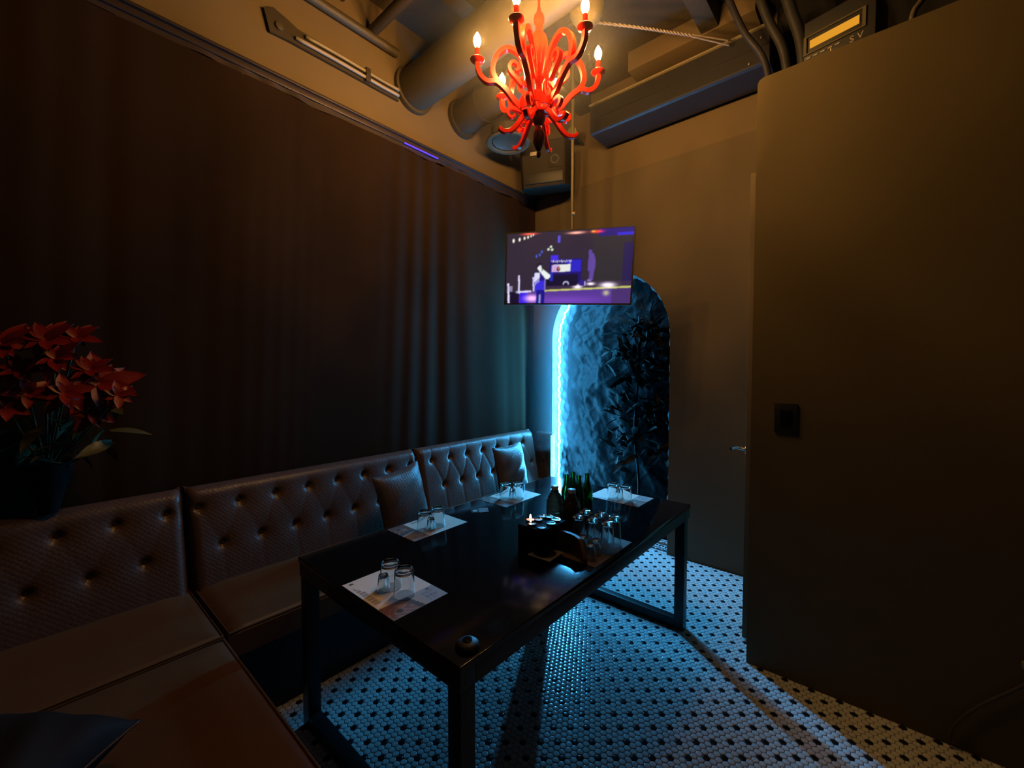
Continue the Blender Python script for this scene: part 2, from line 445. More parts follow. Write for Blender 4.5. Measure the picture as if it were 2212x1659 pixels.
while cnt < 290:
    z = RNG.choice([RNG.uniform(1.45, 2.06), RNG.uniform(.6, 1.35)], p=[.6, .4]); x = RNG.uniform(-.24, .30)
    if z > 1.75 and ((x - .03) / .25) ** 2 + ((z - 1.75) / .30) ** 2 > 1: continue
    o = bpy.data.objects.new('leaf', lf); C.objects.link(o); o.parent = bush
    o.location = (x, RNG.uniform(-0.06, 0.03), z)
    o.rotation_euler = (RNG.uniform(-.9, .9), RNG.uniform(-1.3, .9), RNG.uniform(0, 6.3)); s_ = RNG.uniform(.8, 1.4); o.scale = (s_, s_, s_)
    cnt += 1
sp = [((0.14, -.03, 2.05), -1.5), ((0.10, -.03, 2.08), -2.1), ((0.16, -.03, 2.10), -0.9), ((.13, -.03, 2.16), -1.55)]
for p, a in sp:
    o = bpy.data.objects.new('leaf', lf); C.objects.link(o); o.parent = bush; o.location = p; o.rotation_euler = (0.3, a, 0)

# door behind the partition end
struct(box('wall_right', (-0.50, 2.58, 0), (-0.42, YB, 3.0), M['wall']))
dr = thing('door_1', 'brown door leaf edge-on beyond the partition end', 'door', (-0.579, 2.70, 0))
dr['kind'] = 'structure'; del dr['category']
box('door_leaf', (0, 0, 0.012), (0.042, 0.80, 2.662), M['wall_up'], dr, bevel=0.002)
hd = MB().lathe([(0.026, 0), (0.026, .008)], 20).build('door_handle', M['chrome'], dr, smooth='auto', loc=(-0.0005, 0.05, 1.10), rot=(0, -PI / 2, 0))
lev = MB().tube(smooth_path([(-0.0, 0.05, 1.10), (-0.045, 0.05, 1.105), (-0.062, 0.03, 1.108), (-0.066, -0.045, 1.112)], 6), 0.009, 10).build('lever', M['chrome'], dr, smooth='auto')

# partition
pt = MB()
prof = [(2.2, 0), (-.513, 0), (-.513, 3.02), (-.505, 3.038), (-.487, 3.046), (2.2, 3.046)]
k = len(prof)
pt.add([(x, 2.5, z) for x, z in prof] + [(x, 2.575, z) for x, z in prof],
       [tuple(range(k)), tuple(reversed(range(k, 2 * k)))] + [(i, (i + 1) % k, k + (i + 1) % k, k + i) for i in range(k)])
struct(pt.build('wall_partition', M['panel']))
sw = thing('wall_switch', 'black wall switch plate on the tall brown partition', 'switch', (-0.357, 2.5, 1.325))
box('switch_plate', (-.05, -.010, -.073), (.05, 0.0, .073), M['plas'], sw, bevel=.003)
box('rocker', (-.024, -.016, -.04), (.024, -.010, .04), M['black'], sw, bevel=.002)

# ------------------------------------------------------------------ curtain and its rail
ph = RNG.uniform(0, 6.28, 8)
CH = 3.235
def curt(y, z):
    h = 1 - z / CH
    lean = 0.14 * h * math.sin(y * 1.1 + .5)
    q = y + lean
    e1 = max(0, math.sin(q * 2.1 + ph[4] + .8 * h)); e2 = max(0, math.sin(q * 3.3 + ph[5] - .5 * h))
    a = 0.018 * math.sin(q * 12 + 3.4 * math.sin(q * 2.0) + ph[0]) * (.4 + .6 * e1) + 0.014 * math.sin(q * 29 + 4 * math.sin(q * 3.1 + h) + ph[1]) * e2
    a += 0.008 * math.sin(q * 58 + ph[2] + 3 * math.sin(q * 5)) * e1 * (0.3 + 0.7 * h)
    a += 0.012 * math.sin(q * 7 - 3 * h + ph[3])
    am = 0.14 + 0.95 / (1 + math.exp(-(y - 2.0) * 2.2))
    return XL + 0.042 + a * am * .8
cu = MB()
NY, NZ = 620, 34
front = []
for j in range(NZ + 1):
    for i in range(NY + 1):
        y = -0.45 + i / NY * (YB - 0.03 + 0.45); z = 0.03 + j / NZ * (CH - .03)
        front.append((curt(y, z), y, z))
fs = [(j*(NY+1)+i, j*(NY+1)+i+1, (j+1)*(NY+1)+i+1, (j+1)*(NY+1)+i) for j in range(NZ) for i in range(NY)]
cu.add(front, fs)
co = cu.build('curtain', M['curtain'], smooth=True)
tag(co, 'floor-length dark brown curtain hanging in folds along the left wall', 'curtain')
rl = thing('curtain_rail', 'dark metal curtain rail along the left wall under the lighter upper wall', 'rail', (XL, 0, ZL))
box('rail_channel', (0.005, -0.5, -0.045), (0.055, YB - .005, 0.0), M['rail'], rl, bevel=.003)
box('rail_lip', (0.055, -0.5, -0.012), (0.075, YB - .005, 0.004), M['rail'], rl, bevel=.002)
hm = MB()
hm.grid(lambda a, b: (0.042 + .004 * math.sin(a * 90 + 5 * math.sin(a * 17)), -0.45 + a * (YB + .42), -0.045 - b * (.032 + .006 * math.sin(a * 61))), 500, 3)
hm.build('heading_tape', M['rail'], rl, smooth=True)
box('lit_strip', (0.056, 1.92, -0.050), (0.064, 2.24, -0.042), M['blueled'], rl, bevel=.001)['label'] = 'violet-blue glowing strip'  # glint of violet-blue light on the rail, added as an emissive strip

# ------------------------------------------------------------------ banquette
XB0, XB1 = -2.545, -2.655     # front of the back panels at the seat and at the top
ZT, ZS = 0.955, 0.462
def back_panel(y0, y1, btn, t, cre=1.0):
    tx, ty = t.location[0], t.location[1]
    W, Hh = y1 - y0, ZT - 0.40
    zb = 0.40
    def fn(a, b):
        y = y0 + a * W; z = zb + b * Hh
        x = XB0 + (XB1 - XB0) * b
        # pillow-like rounding of the border
        e = min(a, 1 - a) * W; f_ = (1 - b) * Hh; g_ = b * Hh
        for q, rr in ((e, .045), (f_, .055), (g_, .05)):
            if q < rr: x -= 0.055 * (1 - math.sqrt(max(0, 1 - (1 - q / rr) ** 2)))
        dmin = 9
        for (by, bz) in btn:
            dd = math.hypot(y - by, z - bz)
            x -= 0.026 * math.exp(-(dd / 0.019) ** 2) + 0.008 * math.exp(-(dd / 0.06) ** 2)
        # pleats between neighbouring buttons
        for i, (ay, az) in enumerate(btn):
            for (cy_, cz_) in btn[i + 1:]:
                L = math.hypot(cy_ - ay, cz_ - az)
                if 0.14 < L < 0.27 and abs(cz_ - az) > .1:
                    tt = ((y - ay) * (cy_ - ay) + (z - az) * (cz_ - az)) / L / L
                    if 0 < tt < 1:
                        dd = abs((y - ay) * (cz_ - az) - (z - az) * (cy_ - ay)) / L
                        x -= cre * 0.004 * math.exp(-(dd / 0.007) ** 2)
            for sg in (1, -1):      # pleat that runs out to the top or bottom edge
                if (sg > 0 and az > .75) or (sg < 0 and az < .75):
                    if (z - az) * sg > 0: x -= cre * 0.003 * math.exp(-((y - ay) / 0.008) ** 2)
        return (x - tx, y - ty, z)
    nu = int(W / 0.011); nv = 48
    mb = MB().grid(fn, nu, nv)
    # sides, back and top close the cushion
    P = mb.v[:]; row = nu + 1
    vb = [(-2.712 - tx, y0 - ty + (i / nu) * W, zb + (j / nv) * Hh) for j in (0, nv) for i in range(nu + 1)]
    k0 = len(P); f2 = []
    for i in range(nu):
        f2.append((i, i + 1, k0 + i + 1, k0 + i)); f2.append((nv * row + i, nv * row + i + 1, k0 + row + i + 1, k0 + row + i))
    f2.append((k0, k0 + nu, k0 + row + nu, k0 + row))
    f2.append(tuple([j * row for j in range(nv + 1)] + [k0 + row, k0])); f2.append(tuple([j * row + nu for j in range(nv + 1)] + [k0 + row + nu, k0 + nu]))
    mb.v += vb; mb.f += f2
    up = mb.build('backrest', M['leather'], t, smooth='auto')
    for (by, bz) in btn:
        b = (bz - zb) / Hh; x = XB0 + (XB1 - XB0) * b - 0.034
        bo = MB().lathe([(0.0105, -.006), (0.0115, 0), (0.010, .004), (0.005, .0065)], 14).build('button', M['button'], up, smooth=True,
              loc=(x - tx + .004, by - ty, bz), rot=(0, PI / 2, 0))
    return t
S = 0.186
rowsU = lambda a, b: [(0.575 + S * k, 0.85) for k in range(-6, 20) if a + .03 < 0.575 + S * k < b - .03]
rowsL = lambda a, b: [(0.575 + S * (k + .5), 0.65) for k in range(-6, 20) if a + .03 < 0.575 + S * (k + .5) < b - .03]
def btns(a, b): return rowsU(a, b) + rowsL(a, b)
# short return against the back wall
t = thing('corner_back_panel', 'small creased leather back panel on the back wall left of the lit arch', 'seat back', (-2.70, 3.50, 0.40))
def cfn(a, b):
    x = a * .195; z = b * .53
    e = min(a, 1 - a) * .20; f_ = (1 - b) * .53; y = -0.075
    for q, rr in ((e, .03), (f_, .04)):
        if q < rr: y += .03 * (1 - math.sqrt(max(0, 1 - (1 - q / rr) ** 2)))
    for (bx, bz) in ((.06, .40), (.15, .42), (.10, .22)):
        dd = math.hypot(x - bx, z - bz); y += .026 * math.exp(-(dd / .02) ** 2)
    y += .006 * math.sin(x * 60 + z * 21) * math.exp(-((z - .33) / .16) ** 2)
    return (x, y + .035, z)
mb = MB().grid(cfn, 26, 44)
mb.box((0, -.03, 0), (.195, .038, .50)); mb.build('upholstery', M['leather'], t, smooth='auto')
for (bx, bz) in ((.06, .40), (.15, .42), (.10, .22)):
    MB().lathe([(0.0095, -.004), (0.010, 0), (0.006, .005)], 12).build('button', M['button'], t, smooth=True, loc=(bx, -.018, bz), rot=(PI / 2, 0, 0))
def bench(lo, hi, label):
    t = thing('banquette', label, 'bench', (lo[0], lo[1], 0.0), group='tufted brown leather benches of the wall banquette')
    x1, y1 = hi[0] - lo[0], hi[1] - lo[1]
    def top(a, b):
        x, y = a * x1, b * y1
        e = min(x, x1 - x, y, y1 - y); z = ZS - .004
        z += 0.014 * min(1, e / .12) - 0.018 * (1 - math.sqrt(max(0, 1 - (1 - min(e, .03) / .03) ** 2)))
        return (x, y, z)
    mb = MB().grid(top, 40, 40)
    P = len(mb.v); row = 41
    per = [i for i in range(41)] + [j * row + 40 for j in range(1, 41)] + [40 * row + i for i in range(39, -1, -1)] + [j * row for j in range(39, 0, -1)]
    for q in per:
        x, y, z = mb.v[q]; mb.v.append((x, y, 0.34))
    L = len(per)
    mb.f += [(per[i], per[(i + 1) % L], P + (i + 1) % L, P + i) for i in range(L)] + [tuple(P + i for i in range(L))]
    mb.build('seat', M['seat'], t, smooth='auto')
    pp = [(0.006, 0.006, ZS - .012), (x1 - .006, .006, ZS - .012), (x1 - .006, y1 - .006, ZS - .012), (.006, y1 - .006, ZS - .012), (.006, .006, ZS - .012)]
    MB().tube(pp, .0055, 8).build('piping', M['seat'], t, smooth='auto')
    box('plinth', (.03, .03, 0.001), (x1 - .03, y1 - .03, .34), M['plas'], t)
    return t
XS0 = -2.70
b1 = bench((XS0, -0.42), (-2.05, 0.525), 'tufted brown leather bench nearest the camera along the curtain, below the red flowers')
b2 = bench((XS0, 0.535), (-2.05, 1.95), 'tufted brown leather bench in the middle of the curtain wall, with the near cushion')
b3 = bench((XS0, 1.96), (-2.05, 3.455), 'tufted leather bench at the arch end, lit blue, with the far cushion')
b4 = bench((-2.04, -0.42), (-0.62, 0.52), 'brown leather bench of the near arm, without a back, reaching to the bottom edge')
back_panel(-0.42, 0.515, [(y - .13, z) for y, z in btns(-.3, .64)], b1, .25)
back_panel(0.53, 1.945, btns(0.53, 1.945), b2, .35)
back_panel(1.96, 3.38, [(y + .02, z) for y, z in btns(1.96, 3.36)], b3)

def cushion(name, label, c, sz, rot, th=0.075, seed=0, mt='pillow'):
    t = thing(name, label, 'cushion', c, 0); t.rotation_euler = rot
    for sg, nm in ((1, 'front_cover'), (-1, 'rear_cover')):
        def fn(a, b):
            u, v = a * 2 - 1, b * 2 - 1
            k = (1 - abs(u) ** 2.4) ** .55 * (1 - abs(v) ** 2.4) ** .55
            pin = 1 - 0.07 * (1 - abs(v) ** 2) if abs(u) > .0 else 1
            x = u * sz / 2 * (1 - 0.09 * (1 - v * v) * abs(u)); y = v * sz / 2 * (1 - 0.09 * (1 - u * u) * abs(v))
            z = sg * (th * k + .005 * math.sin(9 * u + 5 * v + seed) * k)
            return (x, y, z)
        MB().grid(fn, 30, 30).build(nm, M[mt], t, smooth=True)
    ring = []
    for k in range(120):
        q = k / 120 * 4; s_ = int(q); r = q - s_
        u, v = [(-1 + 2 * r, -1), (1, -1 + 2 * r), (1 - 2 * r, 1), (-1, 1 - 2 * r)][s_]
        ring.append((u * sz / 2 * (1 - 0.09 * (1 - v * v) * abs(u)), v * sz / 2 * (1 - 0.09 * (1 - u * u) * abs(v)), 0))
    MB().tube(ring + ring[:1], .004, 6, cap=False).build('welt', M['button'], t, smooth=True)
    return t
def lean_rot(tilt, spin, yaw):
    return (Matrix.Rotation(yaw, 3, 'Z') @ Matrix.Rotation(PI / 2 - tilt, 3, 'Y') @ Matrix.Rotation(spin, 3, 'Z')).to_euler()
cushion('scatter_cushion', 'brown leather cushion propped behind the place setting with two tumblers nearest the divider', (-2.41, 1.655, 0.690), .43, lean_rot(0.20, 0.08, 0.22), .075)
cushion('scatter_cushion', 'brown leather cushion nearest the cyan light, propped against the blue-lit back panel', (-2.41, 2.76, 0.700), .43, lean_rot(0.20, 0.0, 0.12), .07, 2)
cushion('scatter_cushion', 'dark cushion lying on the near seat in the bottom left corner', (-1.58, -0.09, 0.580), .40, (0.0, 0.05, 0.75), .10, 4, 'darkl')

# ------------------------------------------------------------------ poinsettia
pot = thing('potted_poinsettia', 'red poinsettia in a dark pot at the left edge before the curtain', 'plant', (-2.672, 0.055, 0.9560))
MB().lathe([(.030, 0), (.034, .02), (.070, .16), (.078, .20), (.078, .215), (.070, .215), (.064, .19)], 32).build('flower_pot', M['matte'], pot, smooth='auto')
MB().lathe([(.01, .18), (.068, .19)], 24).build('soil', M['void'], pot)
heads = []
for (u, v, s_) in ((5, 745, .9), (100, 735, .95), (165, 730, .75), (120, 775, .8), (215, 830, 1.25), (195, 800, .8), (140, 850, .8), (200, 890, .85), (45, 800, .8), (60, 850, .7), (255, 855, .6), (15, 880, .7)):
    heads.append((at(u, v, 'x', -2.50 + RNG.uniform(-.05, .05)), s_))
br = leaf_mesh('bract', 0.088, 0.046, M['bract'], .25)
gl = leaf_mesh('foliage_leaf', 0.12, 0.052, M['leafo'], .35)
for hp, s_ in heads:
    lp = hp - Vector(pot.location)
    st = MB().tube(smooth_path([(0, 0, .18), (lp.x * .5, lp.y * .4, lp.z * .6), tuple(lp)], 5), .004, 6).build('flower_head', M['leafo'], pot, smooth=True)
    tilt = Vector((0.9, 0.1, 0.45)).normalized() if lp.z < .6 else Vector((0.7, -.2, .7)).normalized()
    q0 = Vector((0, 0, 1)).rotation_difference(tilt)
    for k in range(13):
        o = bpy.data.objects.new('bract', br); C.objects.link(o); o.parent = st
        a = k * 2.4; el = -0.55 + 0.5 * (k % 3) * .6 + RNG.normal(0, .15)
        o.location = lp; sc = 1.22 * s_ * (1.0 if k < 7 else .7) * RNG.uniform(.85, 1.2); o.scale = (sc, sc, sc)
        o.rotation_mode = 'QUATERNION'
        o.rotation_quaternion = q0 @ Vector((0, 0, 1)).rotation_difference(Vector((0, 0, 1))) @ (Matrix.Rotation(a, 4, 'Z') @ Matrix.Rotation(el, 4, 'Y')).to_quaternion()
for k in range(34):
    o = bpy.data.objects.new('leaf', gl); C.objects.link(o); o.parent = pot
    a = RNG.uniform(0, 6.28); z = RNG.uniform(.24, .50)
    o.location = (RNG.uniform(-.03, .12) , RNG.uniform(-.12, .2), z); sc = RNG.uniform(.7, 1.2); o.scale = (sc, sc, sc)
    o.rotation_euler = (RNG.normal(0, .3), RNG.uniform(-.2, .7), a if abs(math.cos(a)) < .9 or math.cos(a) > 0 else a + 1.2)

# ------------------------------------------------------------------ table
TX0, TX1, TY0, TY1 = -1.905, -0.855, 0.765, 2.63
tb = thing('dining_table', 'long black glossy table with square steel legs on the tiled floor', 'table', ((TX0 + TX1) / 2, (TY0 + TY1) / 2, 0))
ox, oy = -(TX0 + TX1) / 2, -(TY0 + TY1) / 2
def tbox(name, lo, hi, m, bev=.002):
    return box(name, (lo[0] + ox, lo[1] + oy, lo[2]), (hi[0] + ox, hi[1] + oy, hi[2]), m, tb, bevel=bev)
tbox('tabletop', (TX0, TY0, .728), (TX1, TY1, .75), M['black'], .002)
tbox('apron', (TX0 + .004, TY0 + .004, .668), (TX1 - .004, TY0 + .064, .7275), M['blackm'])
tbox('apron', (TX0 + .004, TY1 - .064, .668), (TX1 - .004, TY1 - .004, .7275), M['blackm'])
tbox('apron', (TX0 + .004, TY0 + .065, .668), (TX0 + .064, TY1 - .065, .7275), M['blackm'])
tbox('apron', (TX1 - .064, TY0 + .065, .668), (TX1 - .004, TY1 - .065, .7275), M['blackm'])
for lx in (TX0 + .01, TX1 - .06):
    for ly in (TY0 + .006, TY1 - .09):
        tbox('leg', (lx, ly, 0.003), (lx + .056, ly + .056, .6675), M['blackm'], .003)
for ly in (TY0 + .008, TY1 - .088):
    tbox('floor_rail', (TX0 + .067, ly, 0.003), (TX1 - .061, ly + .052, .062), M['blackm'], .003)
b_ = MB().lathe([(.006, 0), (.006, .004), (.003, .006)], 12).build('bolt', M['wire'], tb, smooth='auto', loc=(-1.64 + ox, TY0 - .0 + oy + .004, .69), rot=(PI / 2, 0, 0))
b_['label'] = 'pale bolt head'

cb = thing('call_button', 'round black call button on the near corner of the table', 'button', (-0.90, 0.835, .7505))
MB().lathe([(.034, 0), (.036, .004), (.034, .014), (.026, .021), (.012, .0245), (.003, .025)], 36).build('button_body', M['plas'], cb, smooth='auto')
MB().lathe([(.014, .022), (.014, .027), (.010, .028)], 24).build('push_key', M['black'], cb, smooth='auto')

# printed placemats
def mat_print(nx, ny, flip=False):
    im = np.zeros((ny + 1, nx + 1, 3)); im[:] = (.92, .80, .66)
    Y, X = np.mgrid[0:ny + 1, 0:nx + 1]; a = X / nx; b = Y / ny
    ph_ = (a > .73)     # photograph of a dark plate of food along one short edge
    nsx = .5 + .5 * np.sin(a * 43 + 3 * np.sin(b * 11)) * np.sin(b * 21 + 2 * np.sin(a * 23))
    food = np.stack([.17 + .22 * nsx ** 2, .075 + .15 * nsx ** 3, .05 + .12 * nsx ** 4], -1)
    m1 = ph_ & (b < .62); im[m1] = food[m1]
    pl = ((a - .90) / .055) ** 2 + ((b - .20) / .085) ** 2; im[(pl < 1.0)] = (.30, .20, .14); im[(pl < .45)] = (.07, .04, .03)
    im[(((a - .84) / .05) ** 2 + ((b - .30) / .09) ** 2) < .6] = (.40, .25, .18)
    m2 = ph_ & (b > .42 + .5 * (a - .73)) & (b < .66); im[m2 & (b > .5)] = (.46, .40, .34)
    im[ph_ & (np.abs(b - .46 - .3 * (a - .8)) < .05)] = (.10, .075, .07)
    m3 = ph_ & (b >= .66); im[m3] = (.42, .42, .42)
    im[(a > .045) & (a < .075) & (b > .07) & (b < .14)] = (.05, .04, .04)
    im[(a > .745) & (a < .775) & (b > .84) & (b < .90)] = (.05, .04, .04)
    for r in range(6):
        im[(np.abs(a - .80 - .03 * r) < .007) & (b > .69) & (b < .93 - .04 * (r % 3)) & ((Y % 4) > 0)] = (.2, .2, .2)
    for r in range(3):
        im[(np.abs(b - .06 - .035 * r) < .010) & (a > .16 + .06 * r) & (a < .62) & ((X % 5) > 0)] = (.40, .34, .28)
    g = ((a - .42) / .2) ** 2 + ((b - .66) / .2) ** 2; ring = (np.abs(g - 1) < .12); im[ring] = im[ring] * .72 + .05
    return im
MI = mat_print(86, 58)
mats = {
 'A': ((-1.350, 0.883), 0.0, 'printed paper placemat at the near end of the table'),
 'B': ((-1.770, 1.368), -PI / 2, 'printed paper placemat on the seat side before the near cushion'),
 'C': ((-1.775, 2.028), -PI / 2, 'printed paper placemat on the seat side nearest the cyan light'),
 'D': ((-1.245, 2.486), 0.0, 'printed paper placemat at the far end of the table under the arch')}
for k_, ((mx_, my_), rz, lab) in mats.items():
    pm = thing('placemat', lab, 'placemat', (mx_, my_, .7503), rz, 'printed placemats on the table')
    sh = color_grid('print', .343, .226, 86, 58, MI, M['print'], pm); sh.location = (0, 0, .0009); sh.rotation_euler = (0, 0, 0)
    box('paper', (-.1725, -.114, 0), (.1725, .114, .0008), M['ceram'], pm)

def tumbler(rb, rt_, h, base, name, label, group):
    """upside-down glass: thick base on top"""
    t = thing(name, label, 'glass', (0, 0, 0), 0, group)
    wl = .0019
    prof = [(rt_ - wl, 0.0006), (rt_, 0.0002), (rt_, .003), (rb, h - .008), (rb - .002, h - .002), (rb - .006, h), (rb * .55, h - .002), (0.0005, h - .004)]
    inner = [(0.0005, h - base - .001), (rb * .7, h - base), (rb - wl - .002, h - base - .004), (rt_ - wl, 0.0006)]
    full = inner[::1]
    # closed surface of revolution: outer from lip to the pole on top, inner back to the lip
    P = prof[::-1] + [(rt_ - wl, 0.0006)]
    mb = MB(); n = 36; loop = inner + prof[1:]
    mb.lathe(loop, n, close=False)
    mb.build('glass_body', M['glass'], t, smooth='auto')
    return t
G = []
base_t = tumbler(.0345, .0385, .098, .014, 'water_tumbler', 'x', 'upturned tumblers on the placemats')
base_s = tumbler(.0185, .0235, .062, .012, 'shot_glass', 'x', 'upturned shot glasses on the placemats')
ZM = .7515
def top2(u, v, z):
    p = at(u, v, 'z', z); return (p.x, p.y)
TP = [(top2(843, 1213, .849), top2(873, 1228, .849)), (top2(917, 1104, .849), top2(945, 1096, .849)), (top2(1092, 1044, .849), top2(1119, 1043, .849)), (top2(1325, 1045, .849), top2(1352, 1049, .849))]
TS = [top2(828, 1240, .813), top2(931, 1118, .813), top2(1107, 1056, .813), top2(1337, 1053, .813)]
sets = {'A': (TP[0], (TS[0]), 'near placemat'),
        'B': (TP[1], (TS[1]), 'placemat by the near cushion'),
        'C': (TP[2], (TS[2]), 'placemat by the far cushion'),
        'D': (TP[3], (TS[3]), 'far placemat before the arch')}
first = True
for k_, (tt, ss, nm) in sets.items():
    for q, p in enumerate(tt):
        lab = 'upturned clear tumbler on the %s, %s of its pair' % (nm, 'left' if q == 0 else 'right')
        if first: base_t.location = (*p, ZM); base_t['label'] = lab
        else: dup(base_t, (*p, ZM), 0, lab)
        if first and q == 0: base_s.location = (*ss, ZM); base_s['label'] = 'small upturned shot glass on the %s' % nm
        elif q == 0: dup(base_s, (*ss, ZM), 0, 'small upturned shot glass on the %s' % nm)
        first = False
# tall beer glasses and shot glasses on the brown mat
tm = box('serving_mat', (-1.115, 1.525, .7503), (-0.872, 1.865, .7525), M['traym'], bevel=.0008)
tag(tm, 'brown printed mat under the crowd of glasses by the table edge', 'mat')
ZG = .7528
tall = tumbler(.0275, .0325, .135, .016, 'beer_glass', 'upturned tall glass at the table edge, nearest the camera', 'tall upturned glasses on the brown mat')
tall.location = (-0.912, 1.700, ZG)
for (x, y), lab in (((-.985, 1.700), 'upturned tall glass left of the one nearest the table edge'), ((-.918, 1.778), 'upturned tall glass at the table edge, further back'),
                    ((-.995, 1.782), 'upturned tall glass in the back middle of the cluster'), ((-1.055, 1.690), 'upturned tall glass tinted green by the bottles behind, front one'),
                    ((-1.068, 1.770), 'upturned tall glass tinted green by the bottles behind, rear one')):
    dup(tall, (x, y, ZG), 0, lab)
shot = tumbler(.0175, .0225, .068, .013, 'shot_glass', 'upturned small glass at the front corner of the brown mat', 'small upturned glasses on the brown mat')
shot.location = (-0.925, 1.580, ZG)
for (x, y), lab in (((-.935, 1.640), 'upturned small glass between the front corner one and the tall glasses'), ((-1.000, 1.635), 'upturned small glass behind the tan band, right one'),
                    ((-1.058, 1.630), 'upturned small glass behind the tan band, left one')):
    dup(shot, (x, y, ZG), 0, lab)

# green bottles
def bottle(h=.235):
    t = thing('green_bottle', 'x', 'bottle', (0, 0, 0), 0, 'green glass bottles behind the carafes')
    k = .226 / .235
    prof = [(.001, 0.004), (.022, .001), (.0295, .004), (.031, .012), (.031, .125), (.028, .148), (.018, .175), (.0135, .20), (.0125, .222), (.0145, .224), (.0145, .232), (.011, .235)]
    inn = [(.0095, .234), (.0105, .20), (.015, .175), (.025, .147), (.0275, .125), (.0275, .015), (.001, .010)]
    MB().lathe([(r, z * k) for r, z in prof + inn], 28, close=False).build('glass_body', M['green'], t, smooth='auto')
    return t
gb = bottle(); gb.location = (-1.324, 1.990, .7503); gb['label'] = 'green glass bottle at the left end of the group, beside the light rope'
for (x, y), lab in (((-1.328, 2.060), 'green glass bottle at the back of the group'), ((-1.272, 1.945), 'green glass bottle at the front of the group, behind the carafe'),
                    ((-1.262, 2.020), 'green glass bottle in the right middle of the group'), ((-1.250, 2.088), 'green glass bottle at the right end of the group, with a bright highlight')):
    dup(gb, (x, y, .7503), 0.4, lab)
# ribbed carafes
def carafe():
    t = thing('ribbed_carafe', 'x', 'carafe', (0, 0, 0), 0, 'ribbed carafes in the middle of the table')
    mb = MB(); prof = []
    for k in range(41):
        z = k / 40 * .165
        r = .046 if z < .115 else .046 - .024 * ((z - .115) / .05) ** 1.3
        r += .0016 * math.sin(k * 1.55)
        if k == 0: r = .040
        prof.append((r, z))
    prof += [(.022, .170), (.0215, .178), (.018, .178), (.017, .168), (.038, .115), (.041, .10), (.041, .01), (.001, .006)]
    mb.lathe([(.001, 0)] + prof, 40, close=False).build('glass_body', M['amber'], t, smooth='auto')
    MB().lathe([(.0165, .170), (.0165, .186), (.021, .187), (.021, .196), (.018, .198)], 28).build('lid', M['lid'], t, smooth='auto')
    return t
cf = carafe(); cf.location = (-1.300, 1.842, .7503); cf['label'] = 'ribbed glass carafe with a cyan reflection, left of the pair'
dup(cf, (-1.200, 1.850, .7503), .7, 'ribbed glass carafe with orange glints, right of the pair')

# box of tea lights
HB = .118
cx_, cy_ = -1.185, 1.660
bx = thing('tealight_box', 'black box full of round tea-light tins, one of them lit', 'candle holder', (cx_, cy_, .7503))
pos = []
for u_, v_ in ((1172, 1115), (1163, 1122), (1149, 1131), (1186, 1116), (1170, 1139), (1190, 1130), (1201, 1122)):
    p_ = at(u_, v_, 'z', .7503 + HB + .006); pos.append((p_.x - cx_, p_.y - cy_))
LC = at(1146, 1122, 'z', .7503 + HB + .008)
xs_ = [p[0] for p in pos] + [LC.x - cx_]; ys_ = [p[1] for p in pos]
box('holder_box', (min(xs_) - .022, min(ys_) - .024, 0), (max(xs_) + .024, max(ys_) + .024, HB), M['matte'], bx, bevel=.003)
tin = None
lb = ['tea-light tin at the back left of the box', 'tea-light tin in the left row of the box, middle', 'tea-light tin at the front left of the box', 'tea-light tin at the back of the box',
      'tea-light tin at the front of the box', 'tea-light tin at the centre right of the box', 'tea-light tin at the right rear of the box']
for (px_, py_), l_ in zip(pos, lb):
    if tin is None:
        tin = thing('tealight', l_, 'candle', (cx_ + px_, cy_ + py_, .7507 + HB), 0, 'unlit tea lights in the black box')
        MB().lathe([(.0185, 0), (.0195, .006), (.0200, .0072), (.0190, .0072), (.0180, .003), (.001, .002)], 24).build('tin_cup', M['chrome'], tin, smooth='auto')
        MB().lathe([(.0176, .0024), (.0176, .0038), (.001, .0042)], 20, close=False).build('wax', M['lid'], tin, smooth='auto')
        MB().tube([(0, 0, .004), (.0006, 0, .008)], .0009, 5).build('wick', M['plas'], tin)
    else:
        dup(tin, (cx_ + px_, cy_ + py_, .7507 + HB), 0, l_)
lt = thing('lit_candle', 'lit red tea light with a small flame at the back left of the black box', 'candle', (LC.x, LC.y, .7507 + HB))
MB().lathe([(.0185, 0), (.0195, .006), (.0200, .0082), (.0190, .0082), (.0180, .003), (.001, .002)], 24).build('tin_cup', M['chrome'], lt, smooth='auto')
MB().lathe([(.0176, .0024), (.0176, .0066), (.001, .0072)], 22).build('wax', M['wax'], lt, smooth='auto')
MB().lathe([(.0012, .010), (.0038, .015), (.0042, .019), (.0026, .026), (.0006, .032)], 12).build('flame', M['flame'], lt, smooth=True)
MB().tube([(0, 0, .006), (0, 0, .013)], .0008, 5).build('wick', M['plas'], lt)

# napkin band and ashtray
nb = MB()
path = smooth_path([(-1.098, 1.556), (-1.085, 1.575), (-1.060, 1.583), (-1.010, 1.578), (-.968, 1.558), (-.940, 1.538), (-.915, 1.520)], 6)
vsb, fsb = [], []
for i, (x, y) in enumerate(path):
    d = Vector(path[min(i + 1, len(path) - 1)]) - Vector(path[max(i - 1, 0)]); d.normalize(); nn = Vector((-d.y, d.x))
    hgt = .082 * min(1, ((len(path) - i) / 13) ** .7) + .004
    for sg, z in ((1, 0.0001), (-1, .0001), (-1, hgt), (1, hgt)):
        vsb.append((x + nn.x * .008 * sg + 1.05, y + nn.y * .008 * sg - 1.56, z))
for i in range(len(path) - 1):
    for k in range(4):
        fsb.append((i * 4 + k, i * 4 + (k + 1) % 4, (i + 1) * 4 + (k + 1) % 4, (i + 1) * 4 + k))
fsb += [(0, 1, 2, 3), tuple((len(path) - 1) * 4 + k for k in (3, 2, 1, 0))]
